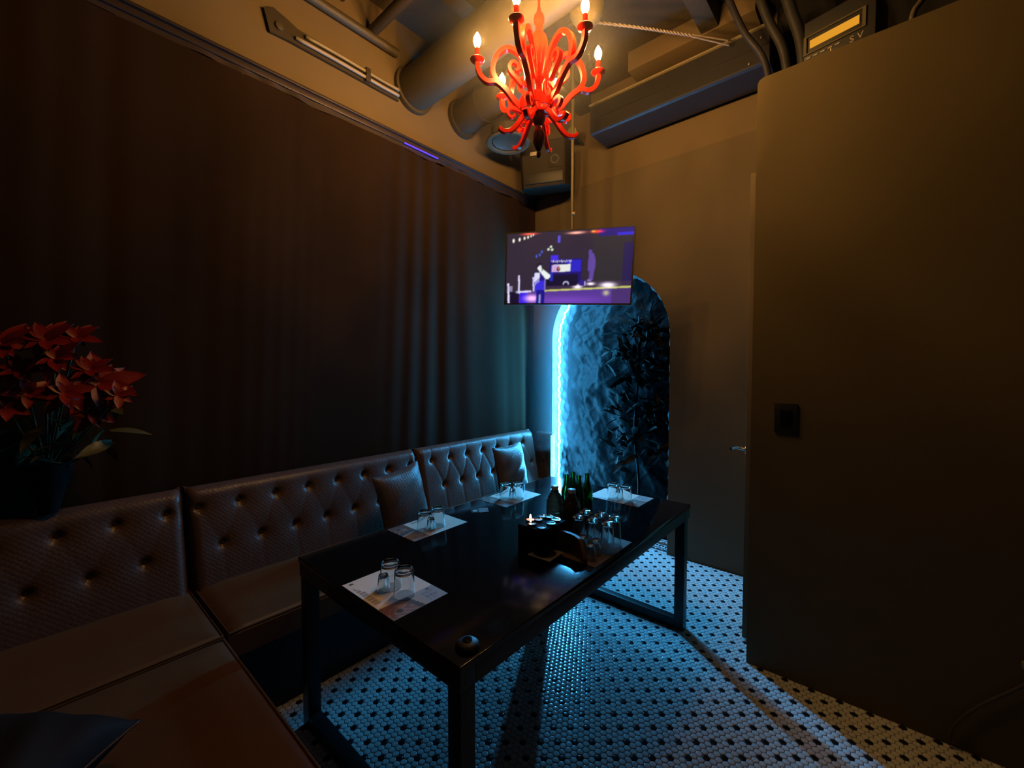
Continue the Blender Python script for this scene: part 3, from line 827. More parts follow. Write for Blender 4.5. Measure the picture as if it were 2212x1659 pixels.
nbo = nb.add(vsb, fsb).build('curved_band', M['wood'], smooth='auto', loc=(-1.05, 1.56, .7526))
tag(nbo, 'curved tan leather band standing between the square dish and the glasses', 'menu holder')
ash = thing('square_dish', 'square white-rimmed dish with a round brown hollow, at the front of the cluster', 'dish', (-1.092, 1.478, .7503), 0.05)
mb = MB(); n = 32
outer = []
for k in range(n):
    a = 2 * PI * k / n; c_, s_ = math.cos(a), math.sin(a); m_ = max(abs(c_), abs(s_)); outer.append((c_ / m_, s_ / m_))
cir = [(math.cos(2 * PI * k / n), math.sin(2 * PI * k / n)) for k in range(n)]
rings = [(outer, .048, 0), (outer, .057, .013), (outer, .0555, .0145), (cir, .050, .0145), (cir, .047, .0125)]
vv = []
for sh_, r, z in rings: vv += [(x * r, y * r, z) for x, y in sh_]
ff = [(g * n + k, g * n + (k + 1) % n, (g + 1) * n + (k + 1) % n, (g + 1) * n + k) for g in range(len(rings) - 1) for k in range(n)] + [tuple(reversed(range(n)))]
mb.add(vv, ff).build('rim', M['ceram'], ash, smooth='auto')
MB().lathe([(.001, .003), (.032, .004), (.043, .008), (.0472, .0127)], 32, close=False).build('bowl', M['bowl'], ash, smooth=True)
cd = thing('small_card', 'small half-white half-dark card lying between the two seat-side placemats', 'card', (-1.745, 1.712, .7504), 0.9)
box('card_white_half', (0.0, -.036, 0), (.055, .036, .0010), M['ceram'], cd)
box('card_dark_half', (-.045, -.036, 0), (-.0003, .036, .0010), M['pipe2'], cd)
MB().box((-.035, -.02, .0011), (-.012, .006, .0013)).build('print_mark', M['mark'], cd)

# streak of light on the floor, built as a white strip, and the cable at the partition foot
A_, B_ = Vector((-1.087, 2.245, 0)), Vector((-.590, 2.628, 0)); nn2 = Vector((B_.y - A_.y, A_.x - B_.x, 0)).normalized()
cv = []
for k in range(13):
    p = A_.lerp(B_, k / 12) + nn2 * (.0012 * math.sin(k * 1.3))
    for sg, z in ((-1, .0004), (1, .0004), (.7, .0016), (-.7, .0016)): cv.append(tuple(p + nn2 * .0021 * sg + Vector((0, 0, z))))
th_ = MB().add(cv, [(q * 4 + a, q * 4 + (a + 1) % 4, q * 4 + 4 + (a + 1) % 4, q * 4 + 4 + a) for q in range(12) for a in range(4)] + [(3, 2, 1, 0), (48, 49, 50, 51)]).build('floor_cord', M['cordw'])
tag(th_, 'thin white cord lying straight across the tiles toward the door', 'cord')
cp = [tuple(at(u, v, 'y', 2.482)) for u, v in ((2050, 1608), (2056, 1575), (2085, 1545), (2125, 1520), (2170, 1500), (2212, 1480), (2240, 1462))]
cp = [(p[0], p[1], max(p[2], .008)) for p in cp]
cbl = MB().tube(smooth_path(cp, 5), .0065, 8).build('power_cable', M['pipe'], smooth=True)
tag(cbl, 'thin grey cable rising along the partition foot at the right edge', 'cable')
pp_ = at(2208, 1436, 'y', 2.482)
pl = box('cable_clip', (pp_.x, 2.476, pp_.z - .014), (pp_.x + .05, 2.4995, pp_.z + .010), M['cream'], bevel=.003)
tag(pl, 'small cream plug on the partition above the grey cable', 'plug')

# ------------------------------------------------------------------ light rope in the niche
rp = thing('light_rope', 'glowing cyan light rope running up the left edge of the arched niche', 'light rope', (AX - AR, YB + .04, 0))
pts = []
L = AS + AR * math.radians(88)
N = 330
for k in range(N + 1):
    s_ = 0.03 + (L - .03) * k / N
    if s_ < AS: x, z, ax_, az_ = AX - AR, s_, 1, 0
    else:
        thn = (s_ - AS) / AR; x, z = AX - AR * math.cos(thn), AS + AR * math.sin(thn); ax_, az_ = math.cos(thn), -math.sin(thn)
    off = .060 + .0045 * math.sin(s_ * 46 + 1.2 * math.sin(s_ * 17)) + .003 * math.sin(s_ * 101)
    pts.append((x + ax_ * off - (AX - AR), .003 * math.sin(s_ * 77), z + az_ * off))
MB().tube(pts, .0062, 8).build('glowing_core', M['rope'], rp, smooth=True)
MB().tube(pts[::2], .0175, 12).build('silicone_sleeve', M['sleeve'], rp, smooth=True)

# ------------------------------------------------------------------ television
ang, roll, W_, H_ = math.radians(20.0), math.radians(3.2), .978, .552
TVL = at(1110, 655, 'z', 2.086); TVR = Vector((-1.340, 2.848, 2.30))
ex = Vector((math.cos(ang) * math.cos(roll), math.sin(ang) * math.cos(roll), -math.sin(roll)))
tvc = TVR - ex * W_ / 2
nrm = Vector((math.sin(ang), -math.cos(ang), -0.05)).normalized()
ezv = nrm.cross(ex) * -1
ezv = ex.cross(nrm) * -1
if ezv.z < 0: ezv = -ezv
nrm = ex.cross(ezv).normalized(); ezv = nrm.cross(ex).normalized()
tv = thing('television', 'flat television hanging before the arch, stage scene in purple light on its screen', 'television', tvc)
tv.matrix_world = Matrix(((ex.x, ezv.x, nrm.x, tvc.x), (ex.y, ezv.y, nrm.y, tvc.y), (ex.z, ezv.z, nrm.z, tvc.z), (0, 0, 0, 1)))
NX, NYs = 300, 168
Y, X = np.mgrid[0:NYs + 1, 0:NX + 1]; a = X / NX; b = 1 - Y / NYs       # b runs down the picture
im = np.zeros((NYs + 1, NX + 1, 3)); im[:] = (.030, .021, .042)
def lin(c): return np.array([(q / 255) ** 2.2 for q in c])
def fill(mask, c, k=1.0):
    mk = np.clip(mask.astype(float) * k, 0, 1)[..., None]; im[:] = im * (1 - mk) + lin(c) * mk
def glow(x, y, rx, ry, c, k=1.0):
    g = np.exp(-((a - x) / rx) ** 2 - ((b - y) / ry) ** 2)[..., None] * k; im[:] = im + lin(c) * g
fill((a > .70) & (a < .98) & (b < .76), (52, 50, 54), .8)
fill((a > .74) & (b < .10), (40, 30, 130), .8); fill((a > .88) & (b > .06) & (b < .10), (60, 50, 220)); fill((a > .93) & (b > .2) & (b < .75), (38, 26, 95), .6)
line = .845 - .065 * a                                                    # edge of the stage
fl_ = b > line
fill(fl_, (88, 58, 150)); glow(.50, .96, .28, .06, (110, 60, 160), .6)
fill(fl_ & (a > .12) & (a < .19), (50, 30, 235), .9); fill(fl_ & (a < .12), (26, 20, 50)); fill(fl_ & (a > .86), (70, 50, 92), .7)
fill((b > .70) & (b < line) & (a > .30), (66, 50, 80), .7)
glow(.23, .93, .05, .04, (255, 190, 255), 1.2)
fill((np.abs(b - line) < .011) & (a > .32), (205, 205, 110)); fill((np.abs(b - line) < .013) & (a > .12) & (a <= .22), (225, 215, 255))
for x, y, r_ in ((.60, .775, .022), (.70, .735, .018), (.83, .755, .034)): glow(x, y, r_ * 1.3, r_ * .8, (255, 235, 255), 1.6)
glow(.82, .86, .02, .03, (190, 190, 60), 1.0)
# row of lamps, red lights along the top
for k_, x in enumerate((.055, .107, .148, .178, .203, .223)):
    fill((((a - x) / (.0085 - .0008 * k_)) ** 2 + ((b - .10 + .0135 * k_) / (.028 - .003 * k_)) ** 2) < 1, (255, 250, 235))
glow(.19, .015, .05, .012, (255, 90, 60), 1.5); glow(.57, .035, .05, .012, (255, 170, 150), 1.8); glow(.73, .035, .035, .014, (255, 60, 30), 1.6); glow(.70, .03, .012, .01, (255, 200, 60), 1.0)
fill((np.abs(a - .435) < .009) & (b > .06) & (b < .16), (95, 85, 225))
for x, y in ((.255, .335), (.281, .315), (.299, .275)): fill((((a - x) / .006) ** 2 + ((b - y) / .022) ** 2) < 1, (70, 100, 225))
for x, y in ((.352, .245), (.372, .21), (.382, .25)): fill((((a - x) / .009) ** 2 + ((b - y) / .016) ** 2) < 1, (220, 240, 215))
# the mixing desk with its banner
fill((a > .365) & (a < .625) & (b > .385) & (b < .72), (36, 26, 110)); fill((a > .375) & (a < .435) & (b > .33) & (b < .40), (70, 50, 235))
fill((a > .50) & (a < .62) & (b > .40) & (b < .56), (48, 42, 205), .9)
fill((a > .378) & (a < .55) & (np.abs(b - .415 - .006 * np.sin(a * 310)) < .007 + .008 * (np.sin(a * 190 + 1) > .3)) & (np.sin(a * 400) > -.5), (215, 210, 255), .9)
fill((a > .385) & (a < .535) & (b > .465 - .05 * (a - .385)) & (b < .565 - .05 * (a - .385)), (236, 240, 232)); fill((a > .385) & (a < .45) & (b > .465) & (b < .56), (205, 170, 225))
fill((((a - .440) / .015) ** 2 + ((b - .522) / .030) ** 2 < 1), (70, 30, 40)); fill((((a - .443) / .007) ** 2 + ((b - .515) / .015) ** 2 < 1), (240, 130, 110))
fill((a > .345) & (a < .60) & (b > .60) & (b < .76), (26, 22, 52)); fill((a > .37) & (a < .40) & (b > .56) & (b < .69), (40, 50, 200), .8)
fill((np.abs(np.hypot((a - .505) / .02, (b - .735) / .035) - 1) < .2) & (b < .74), (200, 195, 235)); fill((a > .61) & (a < .655) & (b > .69) & (b < .76), (50, 35, 140))
fill((np.abs(a - .655) < .004) & (b > .70) & (b < .76), (210, 200, 250)); glow(.60, .755, .008, .01, (240, 220, 255), 1)
# purple figure standing at the right
pc = (98, 74, 160)
fill((((a - .685) / .013) ** 2 + ((b - .30) / .028) ** 2 < 1), pc); fill((a > .678 - .006 * np.sin((b - .3) * 9)) & (a < .704 + .026 * np.sin(np.clip((b - .29) * 9, 0, 3.0))) & (b > .32) & (b < .56), pc)
fill((np.abs(a - .703 + .04 * (b - .56)) < .018 - .02 * (b - .56)) & (b > .55) & (b < .69), pc); fill((a > .672) & (a < .703) & (b > .675) & (b < .70), (140, 120, 190))
# figure in front, lit sleeve raised to the head
fill((((a - .283) / .022) ** 2 + ((b - .475) / .035) ** 2 < 1), (30, 25, 45))
sh_ = .535 + 1.3 * np.abs(a - .286) ** 1.5 * 4
bd = (a > .232 + .05 * (b - .55)) & (a < .340 - .03 * (b - .55)) & (b > sh_) & (b < .83)
fill(bd, (40, 30, 130)); fill(bd & (b > .68) & (a > .25) & (a < .325), (62, 52, 232), .85)
fill(bd & (a > .246) & (a < .290) & (b < .70 - 1.5 * (a - .246)) & (b > .57), (232, 232, 255), .95)
for q in range(3): fill(bd & (np.abs(a - .255 - .014 * q) < .0035) & (b > .62) & (b < .74 - .02 * q), (215, 215, 255), .8)
fill((np.abs(a - .237 - .03 * (b - .65)) < .007) & (b > .63) & (b < .83), (205, 200, 255)); fill((np.abs(a - .334) < .006) & (b > .66) & (b < .82), (140, 130, 235), .8)
fill((a > .266) & (a < .336) & (b >= .815) & (np.abs(a - .301) > .004 * (b > .86)), (30, 26, 135)); fill((np.abs(a - .293) < .004) & (b > .88), (150, 190, 240), .8)
fill((((a - .283) / .020) ** 2 + ((b - .465) / .040) ** 2 < 1), (34, 28, 48)); fill((((a - .288) / .013) ** 2 + ((b - .488) / .024) ** 2 < 1), (225, 225, 250))
tt_ = np.clip(((a - .282) * .068 + (b - .505) * .11) / (.068 ** 2 + .11 ** 2), 0, 1)
fill(np.hypot((a - .282 - .068 * tt_) * 1.75, b - .505 - .11 * tt_) < .024 + .020 * tt_, (240, 250, 242)); fill((((a - .306) / .006) ** 2 + ((b - .53) / .016) ** 2 < 1), (35, 35, 70), .8)
# barrier at the left
fill((np.abs(a - .112 - .02 * (b - .6)) < .007) & (b > .60) & (b < .86), (225, 215, 255)); fill((np.abs(a - .02 - .03 * (b - .7)) < .008) & (b > .71), (230, 225, 255))
fill((a > .015) & (a < .06) & (b > .75) & (b < .83) & (np.sin(a * 420 + b * 260) > -.2), (190, 180, 225)); glow(.10, .84, .008, .012, (225, 220, 255), 1)
for _ in range(3):
    p_ = np.pad(im, ((1, 1), (1, 1), (0, 0)), mode='edge')
    im = (p_[:-2, 1:-1] + p_[2:, 1:-1] + p_[1:-1, :-2] + p_[1:-1, 2:] + 2 * p_[1:-1, 1:-1]) / 6
img_screen = im * .95
bz = .010
sc_ = color_grid('screen', W_ - 2 * bz, H_ - bz * 2.2, NX, NYs, img_screen, M['screen'], tv); sc_.location = (0, .002, -.0012 + .0)
sc_.location = (0, .002, .0015)
sc_['label'] = 'lit screen with a stage scene in purple light'
fr = MB()
fr.box((-W_/2, -H_/2, -.012), (W_/2, -H_/2 + .012, .004)); fr.box((-W_/2, H_/2 - .009, -.012), (W_/2, H_/2, .004))
fr.box((-W_/2, -H_/2 + .012, -.012), (-W_/2 + .009, H_/2 - .009, .004)); fr.box((W_/2 - .009, -H_/2 + .012, -.012), (W_/2, H_/2 - .009, .004))
fr.build('bezel', M['plas'], tv)
box('rear_shell', (-W_/2 + .003, -H_/2 + .003, -.030), (W_/2 - .003, H_/2 - .003, -.001), M['plas'], tv, bevel=.006)
box('electronics_bulge', (-.30, -.22, -.058), (.30, .10, -.0301), M['plas'], tv, bevel=.01)
box('mount_plate', (-.11, -.08, -.070), (.11, .12, -.0581), M['blackm'], tv, bevel=.002)
# ceiling pole, a part of the hanging television
pb = tvc - nrm * .062
pp0 = Vector((0, 0, 0)); pp0 = at(1236, 480, 'y', pb.y + .045); pole_xy = (pp0.x, pb.y + .045)
inv = tv.matrix_world.inverted()
def hang(o, loc):
    o.parent = tv; o.matrix_parent_inverse = inv; o.location = loc; return o
ple = hang(MB().tube([(0, 0, 0.0), (0, 0, ZC - 2.352)], .0125, 14).build('ceiling_pole', M['pipe'], smooth='auto'), (*pole_xy, 2.35))
def onpole(o, loc):
    o.parent = ple; o.location = loc; return o
onpole(MB().tube([(0, 0, .10), (0, 0, .26)], .0165, 14).build('lower_sleeve', M['pipe2'], smooth='auto'), (0, 0, 0))
kn = onpole(MB().lathe([(.0, 0), (.011, .002), (.011, .018), (.006, .022)], 12).build('locking_knob', M['wire'], smooth='auto'), (.010, -.01, .40)); kn.rotation_euler = (0, PI / 2, 0)
onpole(MB().lathe([(.05, ZC - 2.362), (.05, ZC - 2.350)], 24).build('ceiling_flange', M['pipe'], smooth='auto'), (0, 0, 0))

# ------------------------------------------------------------------ chandelier
CHX, CHY = -1.393, 1.815
ch = thing('chandelier', 'red lacquered fretwork chandelier with six lit candle bulbs above the table', 'chandelier', (CHX, CHY, 2.68))
ZO = -2.68
def zz(p): return [(r, z + ZO) for r, z in p]
MB().lathe(zz([(.007, 3.44), (.007, ZC - .05), (.05, ZC - .045), (.05, ZC - .002)]), 16).build('hanging_rod', M['red'], ch, smooth='auto')
MB().lathe(zz([(.020, 3.06), (.024, 3.075), (.030, 3.09), (.022, 3.10), (.024, 3.115), (.036, 3.17), (.045, 3.235), (.046, 3.27), (.040, 3.30), (.024, 3.325), (.019, 3.345),
               (.020, 3.36), (.026, 3.372), (.029, 3.39), (.026, 3.41), (.014, 3.425), (.011, 3.445), (.006, 3.46)]), 32).build('column', M['red'], ch, smooth='auto')
MB().lathe(zz([(.050, 2.905), (.052, 2.925), (.040, 2.95), (.026, 2.99), (.020, 3.02), (.0195, 3.06)]), 32).build('lower_column', M['red'], ch, smooth='auto')
MB().lathe(zz([(.003, 2.682), (.010, 2.69), (.012, 2.705), (.008, 2.715), (.017, 2.73), (.030, 2.76), (.034, 2.79), (.027, 2.82), (.018, 2.845), (.026, 2.86), (.034, 2.875), (.036, 2.904)]), 28).build('finial', M['redd'], ch, smooth='auto')
# fretted hub ring
hub = MB(); nn_ = 48
ringv = []
for k in range(nn_):
    a_ = 2 * PI * k / nn_
    top = 2.972 if (k % 8) not in (3, 4, 5) else 2.945
    bot = 2.905 if (k % 8) not in (0, 7, 1) else 2.918
    for r, z in ((.098, bot), (.104, bot), (.104, top), (.098, top)): ringv.append((r * math.cos(a_), r * math.sin(a_), z + ZO))
hub.add(ringv, [(k * 4 + q, k * 4 + (q + 1) % 4, ((k + 1) % nn_) * 4 + (q + 1) % 4, ((k + 1) % nn_) * 4 + q) for k in range(nn_) for q in range(4)])
hub.build('hub_ring', M['red'], ch)
# arms
armP = smooth_path(zz([(.030, 2.915), (.085, 2.925), (.130, 2.965), (.172, 3.015), (.222, 3.052), (.270, 3.050), (.303, 3.073), (.320, 3.108), (.322, 3.140)]), 6)
scrP = smooth_path(zz([(.205, 3.040), (.238, 3.085), (.240, 3.140), (.215, 3.195), (.165, 3.228), (.110, 3.205), (.072, 3.140), (.066, 3.075), (.088, 3.048), (.115, 3.075),
                       (.150, 3.110), (.156, 3.140), (.137, 3.160), (.113, 3.148), (.110, 3.125), (.124, 3.116)]), 6)
lowP = smooth_path(zz([(.045, 2.925), (.085, 2.888), (.118, 2.842), (.150, 2.812), (.186, 2.806), (.210, 2.822)]), 6)
lw2P = smooth_path(zz([(.060, 2.905), (.098, 2.915), (.150, 2.925), (.165, 2.900), (.145, 2.880), (.125, 2.895)]), 6)
def fret(P, w0, w1):
    n_ = len(P); return [w0 + (w1 - w0) * i / (n_ - 1) for i in range(n_)]
arm_bm = MB().ribbon(armP, fret(armP, .015, .0105), .026)
scr_bm = MB().ribbon(scrP, fret(scrP, .0125, .007), .0255)
low_bm = MB().ribbon(lowP, fret(lowP, .013, .0095), .022)
lw2_bm = MB().ribbon(lw2P, fret(lw2P, .010, .006), .020)
cup_bm = MB().lathe(zz([(.006, 3.140), (.014, 3.143), (.033, 3.150), (.037, 3.156), (.035, 3.158), (.013, 3.153)]), 28)
slv_bm = MB().lathe(zz([(.0125, 3.153), (.0125, 3.212), (.010, 3.214)]), 18)
blb_bm = MB().lathe(zz([(.007, 3.214), (.010, 3.220), (.0165, 3.235), (.0195, 3.248), (.0175, 3.263), (.0110, 3.277), (.005, 3.288), (.0012, 3.293)]), 14)
arm0 = None
base_ang = math.degrees(YAW) + 8.0
for k in range(6):
    a_ = math.radians(base_ang + 60 * k)
    if arm0 is None:
        arm0 = arm_bm.build('arm', M['red'], ch, smooth='auto', bevel=.0015, seg=1)
        parts = [scr_bm.build('scroll', M['red'], arm0, smooth='auto', bevel=.0015, seg=1), low_bm.build('lower_hook', M['red'], arm0, smooth='auto', bevel=.0015, seg=1),
                 lw2_bm.build('lower_scroll', M['red'], arm0, smooth='auto', bevel=.001, seg=1),
                 cup_bm.build('drip_cup', M['red'], arm0, smooth='auto', loc=(.322, 0, 0)), slv_bm.build('candle_sleeve', M['red'], arm0, smooth='auto', loc=(.322, 0, 0)),
                 blb_bm.build('bulb', M['bulb'], arm0, smooth=True, loc=(.322, 0, 0))]
        arm0.rotation_euler = (0, 0, a_)
    else:
        c_ = arm0.copy(); C.objects.link(c_); c_.parent = ch; c_.rotation_euler = (0, 0, a_)
        for p_ in parts:
            d_ = p_.copy(); C.objects.link(d_); d_.parent = c_

# ------------------------------------------------------------------ things under the ceiling
def duct(name, label, p0, p1, r, m, flange=True):
    t = thing(name, label, 'duct', p0)
    p1 = Vector(p1) - Vector(p0)
    MB().tube([(0, 0, 0), tuple(p1)], r, 32).build('duct_body', m, t, smooth='auto')
    d = p1.normalized()
    if flange:
        MB().tube([tuple(d * .002), tuple(d * .035)], r + .022, 32).build('flange', m, t, smooth='auto')
    for q in (.28, .56, .84):
        MB().tube([tuple(p1 * q), tuple(p1 * q + d * .02)], r + .007, 32).build('clamp_band', m, t, smooth='auto')
    return t
XW = XL + .031
duct('round_duct', 'wide round painted duct running from the left wall above the tray', (XW, 2.02, 3.70), (1.2, 2.02, 3.78), .145, M['pipe'])
duct('round_duct', 'dark flanged round duct behind the chandelier, leaving the left wall', (XW, 2.52, 3.70), (-1.80, 2.52, 3.76), .13, M['pipe2'])
duct('thin_pipe', 'slim dark pipe beside the wide round duct', (XW, 1.66, 3.92), (0.8, 1.66, 3.99), .035, M['pipe2'], False)
duct('thin_pipe', 'slim dark pipe crossing the ceiling nearest the camera', (XW, 1.45, 4.04), (0.8, 1.45, 4.06), .028, M['pipe2'], False)
# cable tray on the upper left wall
ct = thing('cable_tray', 'long narrow tray with two bright tubes on the upper left wall', 'tray', (XW, 1.0, 3.60))
pr_ = [(0, -.055), (.10, -.048), (.88, -.045), (.88, .045), (.16, .050), (.10, .072), (.02, .095), (-.03, .06)]
k = len(pr_)
MB().add([(0.0005, y, z) for y, z in pr_] + [(.022, y, z) for y, z in pr_], [tuple(range(k)), tuple(reversed(range(k, 2 * k)))] + [(i, (i + 1) % k, k + (i + 1) % k, k + i) for i in range(k)]).build('tray_body', M['pipe2'], ct)
for z, a0 in ((.022, .20), (-.018, .14)):
    MB().tube(smooth_path([(.034, a0, z), (.038, .4, z), (.036, .7, z - .002), (.036, .87, z)], 5), .011, 10).build('tube', M['cream'] if z > 0 else M['wire'], ct, smooth=True)
box('clip', (.022, .60, -.045), (.052, .635, .045), M['pipe2'], ct, bevel=.003)
MB().lathe([(.022, 0), (.022, .012), (.012, .014)], 16).build('end_socket', M['pipe'], ct, smooth='auto', loc=(.022, .05, .0), rot=(0, PI / 2, 0))
# pipe along the wall top, ceiling joists
tag(MB().tube([(XL + .065, 0.3, 3.88), (XL + .065, 1.86, 3.88)], .030, 16).build('wall_pipe', M['pipe'], smooth='auto'), 'painted pipe running along the top of the left wall', 'pipe')
for i, (x, lab) in enumerate(((-2.25, 'boxed ceiling beam nearest the left wall'), (-1.05, 'boxed ceiling beam above the partition end'))):
    struct(box('trim_%d' % (i + 1), (x, -0.6, ZC - .15), (x + .12, YB + .04, ZC), M['ceil'], bevel=.004))
# box duct along the back wall
bd_ = thing('box_duct', 'long slate grey boxed duct along the top of the back wall', 'duct', (-1.94, 3.25, 3.59))
pf = [(0.0, .0), (.02, -.012), (.28, -.012), (.288, 0), (.288, .222), (0.0, .222)]
k = len(pf); LX = 1.34
MB().add([(0, y, z) for y, z in pf] + [(LX, y, z) for y, z in pf], [tuple(range(k)), tuple(reversed(range(k, 2 * k)))] + [(i, (i + 1) % k, k + (i + 1) % k, k + i) for i in range(k)]).build('duct_body', M['duct'], bd_, bevel=.006)
box('top_rim', (-.006, -.014, .224), (LX + .006, .288, .236), M['cream'], bd_, bevel=.002)
box('seam_strip', (.01, -.006, .105), (LX - .01, -.0001, .112), M['duct'], bd_, bevel=.001)
for x, z in ((LX - .05, .16), (LX - .12, .02)):
    MB().lathe([(.007, 0), (.006, .004), (.002, .005)], 10).build('screw', M['cream'], bd_, smooth='auto', loc=(x, -.006, z), rot=(PI / 2, 0, 0))
tag(box('roof_baffle', (-1.62, 3.30, 3.99), (-0.70, 3.56, 4.145), M['wall_up'], bevel=.004), 'tan boxed baffle above the boxed duct at the back wall', 'baffle')
# round cream diffusers
def diffuser(label, loc, r, rot, cone=True):
    t = thing('round_diffuser', label, 'air diffuser', loc); t.rotation_euler = rot
    MB().lathe([(r, 0), (r * 1.02, .006), (r * .98, .014), (r * .86, .012), (r * .80, .0), (r * .76, -.0), (r * .86, -.02), (r * .98, -.01)], 44, close=False).build('outer_ring', M['pipe'], t, smooth='auto')
    MB().lathe([(.002, -.03), (r * .45, -.028), (r * .70, -.004), (r * .72, -.002), (r * .5, -.018), (.002, -.02)], 36, close=False).build('inner_disc', M['pipe2'], t, smooth='auto')
    MB().lathe([(r * .80, -.002), (r * .80, -.10), (.001, -.10)], 32, close=False).build('neck', M['pipe2'], t, smooth='auto')
    return t
diffuser('cream ringed round diffuser behind the chandelier, under the dark duct', (-2.42, 2.73, 3.475), .180, (PI, 0, 0))
gs = thing('globe_lamp', 'unlit cream bell-shaped lamp at the ceiling behind the right candle bulb', 'lamp', (-1.50, 2.46, 3.74))
MB().lathe([(.018, 0), (.03, .02), (.035, .05), (.075, .08), (.105, .13), (.112, .19), (.095, .245), (.05, .275), (.012, .285)], 36).build('shade', M['cream'], gs, smooth='auto')
MB().tube([(0, 0, .284), (0, 0, .405)], .010, 10).build('stem', M['pipe2'], gs, smooth='auto')
# speaker in the corner
spk = thing('corner_speaker', 'dark wedge loudspeaker hung high in the corner above the television', 'loudspeaker', (-2.40, 3.27, 3.24))
spk.rotation_euler = (math.radians(10), 0, math.radians(24))
pf = [(-.20, -.17), (.20, -.17), (.235, -.10), (.235, .10), (.14, .16), (-.14, .16), (-.235, .10), (-.235, -.10)]
k = len(pf)
MB().add([(x * .96, y * .96, 0) for x, y in pf] + [(x, y, .38) for x, y in pf], [tuple(range(k)), tuple(range(k, 2 * k))] + [(i, (i + 1) % k, k + (i + 1) % k, k + i) for i in range(k)]).build('cabinet', M['spk'], spk, bevel=.012, seg=3, smooth='auto')
box('lower_grille', (-.175, -.178, .03), (.175, -.164, .115), M['plas'], spk, bevel=.004)
box('name_plate', (-.115, -.176, .265), (-.055, -.171, .295), M['wire'], spk, bevel=.001)
MB().lathe([(.040, 0), (.040, .006), (.026, .006), (.024, -.004), (.001, -.005)], 24, close=False).build('bass_port', M['plas'], spk, smooth='auto', loc=(.105, -.1685, .215), rot=(PI / 2, 0, 0))
box('frame_plate', (.045, -.1715, .15), (.170, -.1695, .29), M['spk'], spk, bevel=.002)
br_ = thing('speaker_bracket', 'pale swivel bracket with a round joint above the corner loudspeaker', 'bracket', (-2.17, 3.36, 3.66))
MB().lathe([(.002, 0), (.05, .004), (.055, .03), (.05, .05), (.002, .055)], 24).build('joint_disc', M['cream'], br_, smooth='auto', rot=(PI / 2, 0, 0), loc=(0, 0, .05))
MB().tube([(0, .0, .05), (-.03, .10, .06), (-.04, .22, .06)], .013, 8).build('arm', M['pipe'], br_, smooth='auto')
# twisted cable along the ceiling at the back
cbt = thing('twisted_cable', 'twisted pale cable sagging across the ceiling before the boxed duct', 'cable', at(1235, 40, 'y', 3.12) * 1.0)
ca = Vector(cbt.location); ca.z = min(ca.z, 4.10); cbt.location = ca
ends = [at(1235, 42, 'y', 2.6), at(1370, 58, 'y', 2.75), at(1470, 73, 'y', 2.95), at(1575, 90, 'y', 3.2)]
ends = [Vector((p.x, p.y, min(p.z, 4.13))) for p in ends]; cbt.location = ends[0]
pth = smooth_path([tuple(p - ends[0]) for p in ends], 40)
for ph0, nm in ((0, 'strand'), (PI, 'strand')):
    q = []
    for i, p in enumerate(pth):
        tt = i / (len(pth) - 1); amp = .006 + (.016 * max(0, (tt - .75) * 4) if ph0 else 0); w_ = 42 * min(tt, .75) * 2 * PI / 2.2
        q.append((p[0], p[1] + amp * math.cos(w_ + ph0), p[2] + amp * math.sin(w_ + ph0)))
    MB().tube(q, .0055, 7).build(nm, M['wire'], cbt, smooth=True)
# dark hoses above the partition
for i, (off, lab) in enumerate(((-.06, 'dark hose hanging above the partition end, leftmost'), (.09, 'dark hose hanging above the partition end, middle'), (.22, 'thick dark hose hanging above the partition end, rightmost'))):
    P0 = [(-.80 + off, 3.05, 4.14), (-.74 + off, 3.05, 3.95), (-.66 + off * .9, 3.08, 3.72), (-.56 + off * .7, 3.10, 3.50), (-.52 + off * .6, 3.12, 3.20), (-.52 + off * .6, 3.12, 3.02)]
    h_ = MB().tube(smooth_path(P0, 6), .020 + .006 * i, 10).build('dark_hose', M['duct'], smooth=True)
    tag(h_, lab, 'hose', 'dark hoses above the partition end')
# black cabinet with a lit display on top of the partition
rc = thing('display_unit', 'black electronic unit with a long amber display above the partition', 'electronic unit', (-.215, 2.62, 3.0465), math.radians(-12))
box('cabinet', (-.125, 0, .03), (.16, .20, .27), M['plas'], rc, bevel=.004)
box('lower_cabinet', (-.115, .005, -.03), (.40, .20, .029), M['plas'], rc, bevel=.004)
fp = MB(); fp.box((-.125, -.006, .105), (.125, -.0005, .112)); fp.box((-.125, -.006, .190), (.125, -.0005, .197)); fp.box((-.125, -.006, .1121), (-.112, -.0005, .1899)); fp.box((.112, -.006, .1121), (.125, -.0005, .1899))
fp.build('display_frame', M['pipe'], rc)
box('amber_display', (-.098, -.005, .132), (.100, -.001, .170), M['yellow'], rc)['label'] = 'glowing amber display'
def text(body, size, loc, rot, m, parent, name):
    cu_ = bpy.data.curves.new(name, 'FONT'); cu_.body = body; cu_.size = size; cu_.extrude = .0006; cu_.align_x = 'CENTER'
    ob = bpy.data.objects.new('tmp_text', cu_); C.objects.link(ob)
    dg = bpy.context.evaluated_depsgraph_get(); me = bpy.data.meshes.new_from_object(ob.evaluated_get(dg))
    bpy.data.objects.remove(ob); me.materials.clear(); me.materials.append(m)
    o = bpy.data.objects.new(name, me); C.objects.link(o); o.parent = parent; o.location = loc; o.rotation_euler = rot
    return o
text('J', .030, (-.010, -.0008, .062), (PI / 2, 0, 0), M['mark'], rc, 'lettering')
text('S V', .040, (.090, -.0008, .064), (PI / 2, 0, 0), M['wire'], rc, 'lettering')
for i in range(5):
    box('key', (-.112 + .030 * i, -.004, .085), (-.094 + .030 * i, -.0005, .091), M['wire'], rc)
MB().lathe([(.008, 0), (.008, .006), (.004, .008)], 14).build('dial', M['mark'], rc, smooth='auto', loc=(-.105, -.0005, .062), rot=(PI / 2, 0, 0))
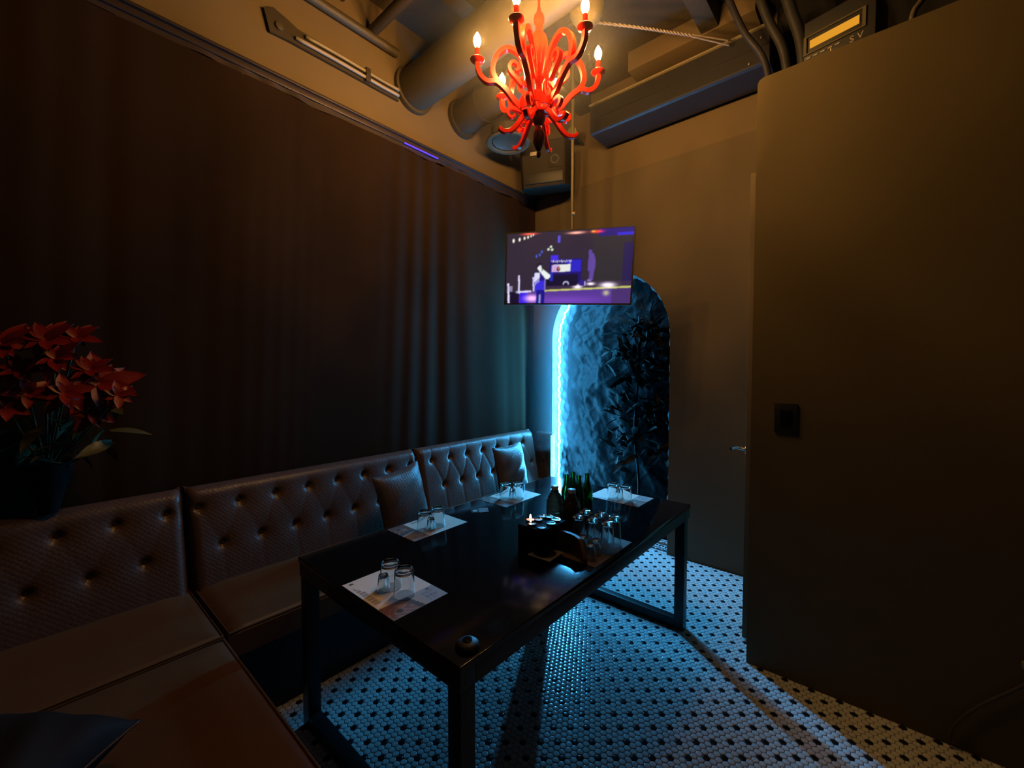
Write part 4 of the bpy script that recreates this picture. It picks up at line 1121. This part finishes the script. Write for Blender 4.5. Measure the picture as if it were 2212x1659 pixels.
cdt = MB().tube(smooth_path([(.06, 2.535, 3.05), (.07, 2.535, 3.10), (.10, 2.535, 3.16), (.12, 2.535, 3.4), (.12, 2.535, 4.14)], 6), .012, 10).build('bent_conduit', M['pipe'], smooth=True)
tag(cdt, 'thin bent conduit rising from the partition top at the upper right', 'conduit')

# ------------------------------------------------------------------ haze volumes added for the glow round the lights
def haze_mat(name, dens, col, kind, R):
    """smoke that thins out from the middle of its cloud"""
    m = bpy.data.materials.new(name); m.use_nodes = True
    nt = m.node_tree; nt.nodes.clear()
    o = nt.nodes.new('ShaderNodeOutputMaterial'); v = nt.nodes.new('ShaderNodeVolumeScatter')
    v.inputs['Color'].default_value = (*col, 1)
    tc = nt.nodes.new('ShaderNodeTexCoord'); mp = nt.nodes.new('ShaderNodeMapping')
    mp.inputs['Scale'].default_value = (1 / R, 1 / R, 0 if kind == 'column' else 1 / R)
    ln = nt.nodes.new('ShaderNodeVectorMath'); ln.operation = 'LENGTH'
    r1 = nt.nodes.new('ShaderNodeMapRange'); r1.inputs['From Min'].default_value = 1; r1.inputs['From Max'].default_value = 0
    r1.inputs['To Min'].default_value = 0; r1.inputs['To Max'].default_value = 1
    pw = nt.nodes.new('ShaderNodeMath'); pw.operation = 'POWER'; pw.inputs[1].default_value = 1.6
    ml = nt.nodes.new('ShaderNodeMath'); ml.operation = 'MULTIPLY'; ml.inputs[1].default_value = dens
    nt.links.new(tc.outputs['Object'], mp.inputs['Vector']); nt.links.new(mp.outputs['Vector'], ln.inputs[0])
    nt.links.new(ln.outputs['Value'], r1.inputs['Value']); nt.links.new(r1.outputs['Result'], pw.inputs[0])
    nt.links.new(pw.outputs[0], ml.inputs[0]); nt.links.new(ml.outputs[0], v.inputs['Density'])
    nt.links.new(v.outputs[0], o.inputs['Volume']); return m
hz = MB().tube([(0, 0, 0), (0, 0, 1.60)], .34, 32).build('smoke_haze', haze_mat('niche_haze', HAZE1, (.9, .95, 1), 'column', .34), loc=(AX - AR + .03, YB - .02, .77))
tag(hz, 'thin smoke glowing blue around the light rope', 'haze', kind='stuff')
hp_ = []
for k in range(13):
    a_ = PI * k / 12; hp_.append((max(.001, .70 * math.sin(a_)), -.70 * math.cos(a_)))
hz2 = MB().lathe(hp_, 32).build('smoke_haze', haze_mat('lamp_haze', HAZE2 * 2.2, (1, .95, .85), 'ball', .70), loc=(CHX, CHY, 3.20))
tag(hz2, 'thin golden smoke around the chandelier bulbs', 'haze', kind='stuff')
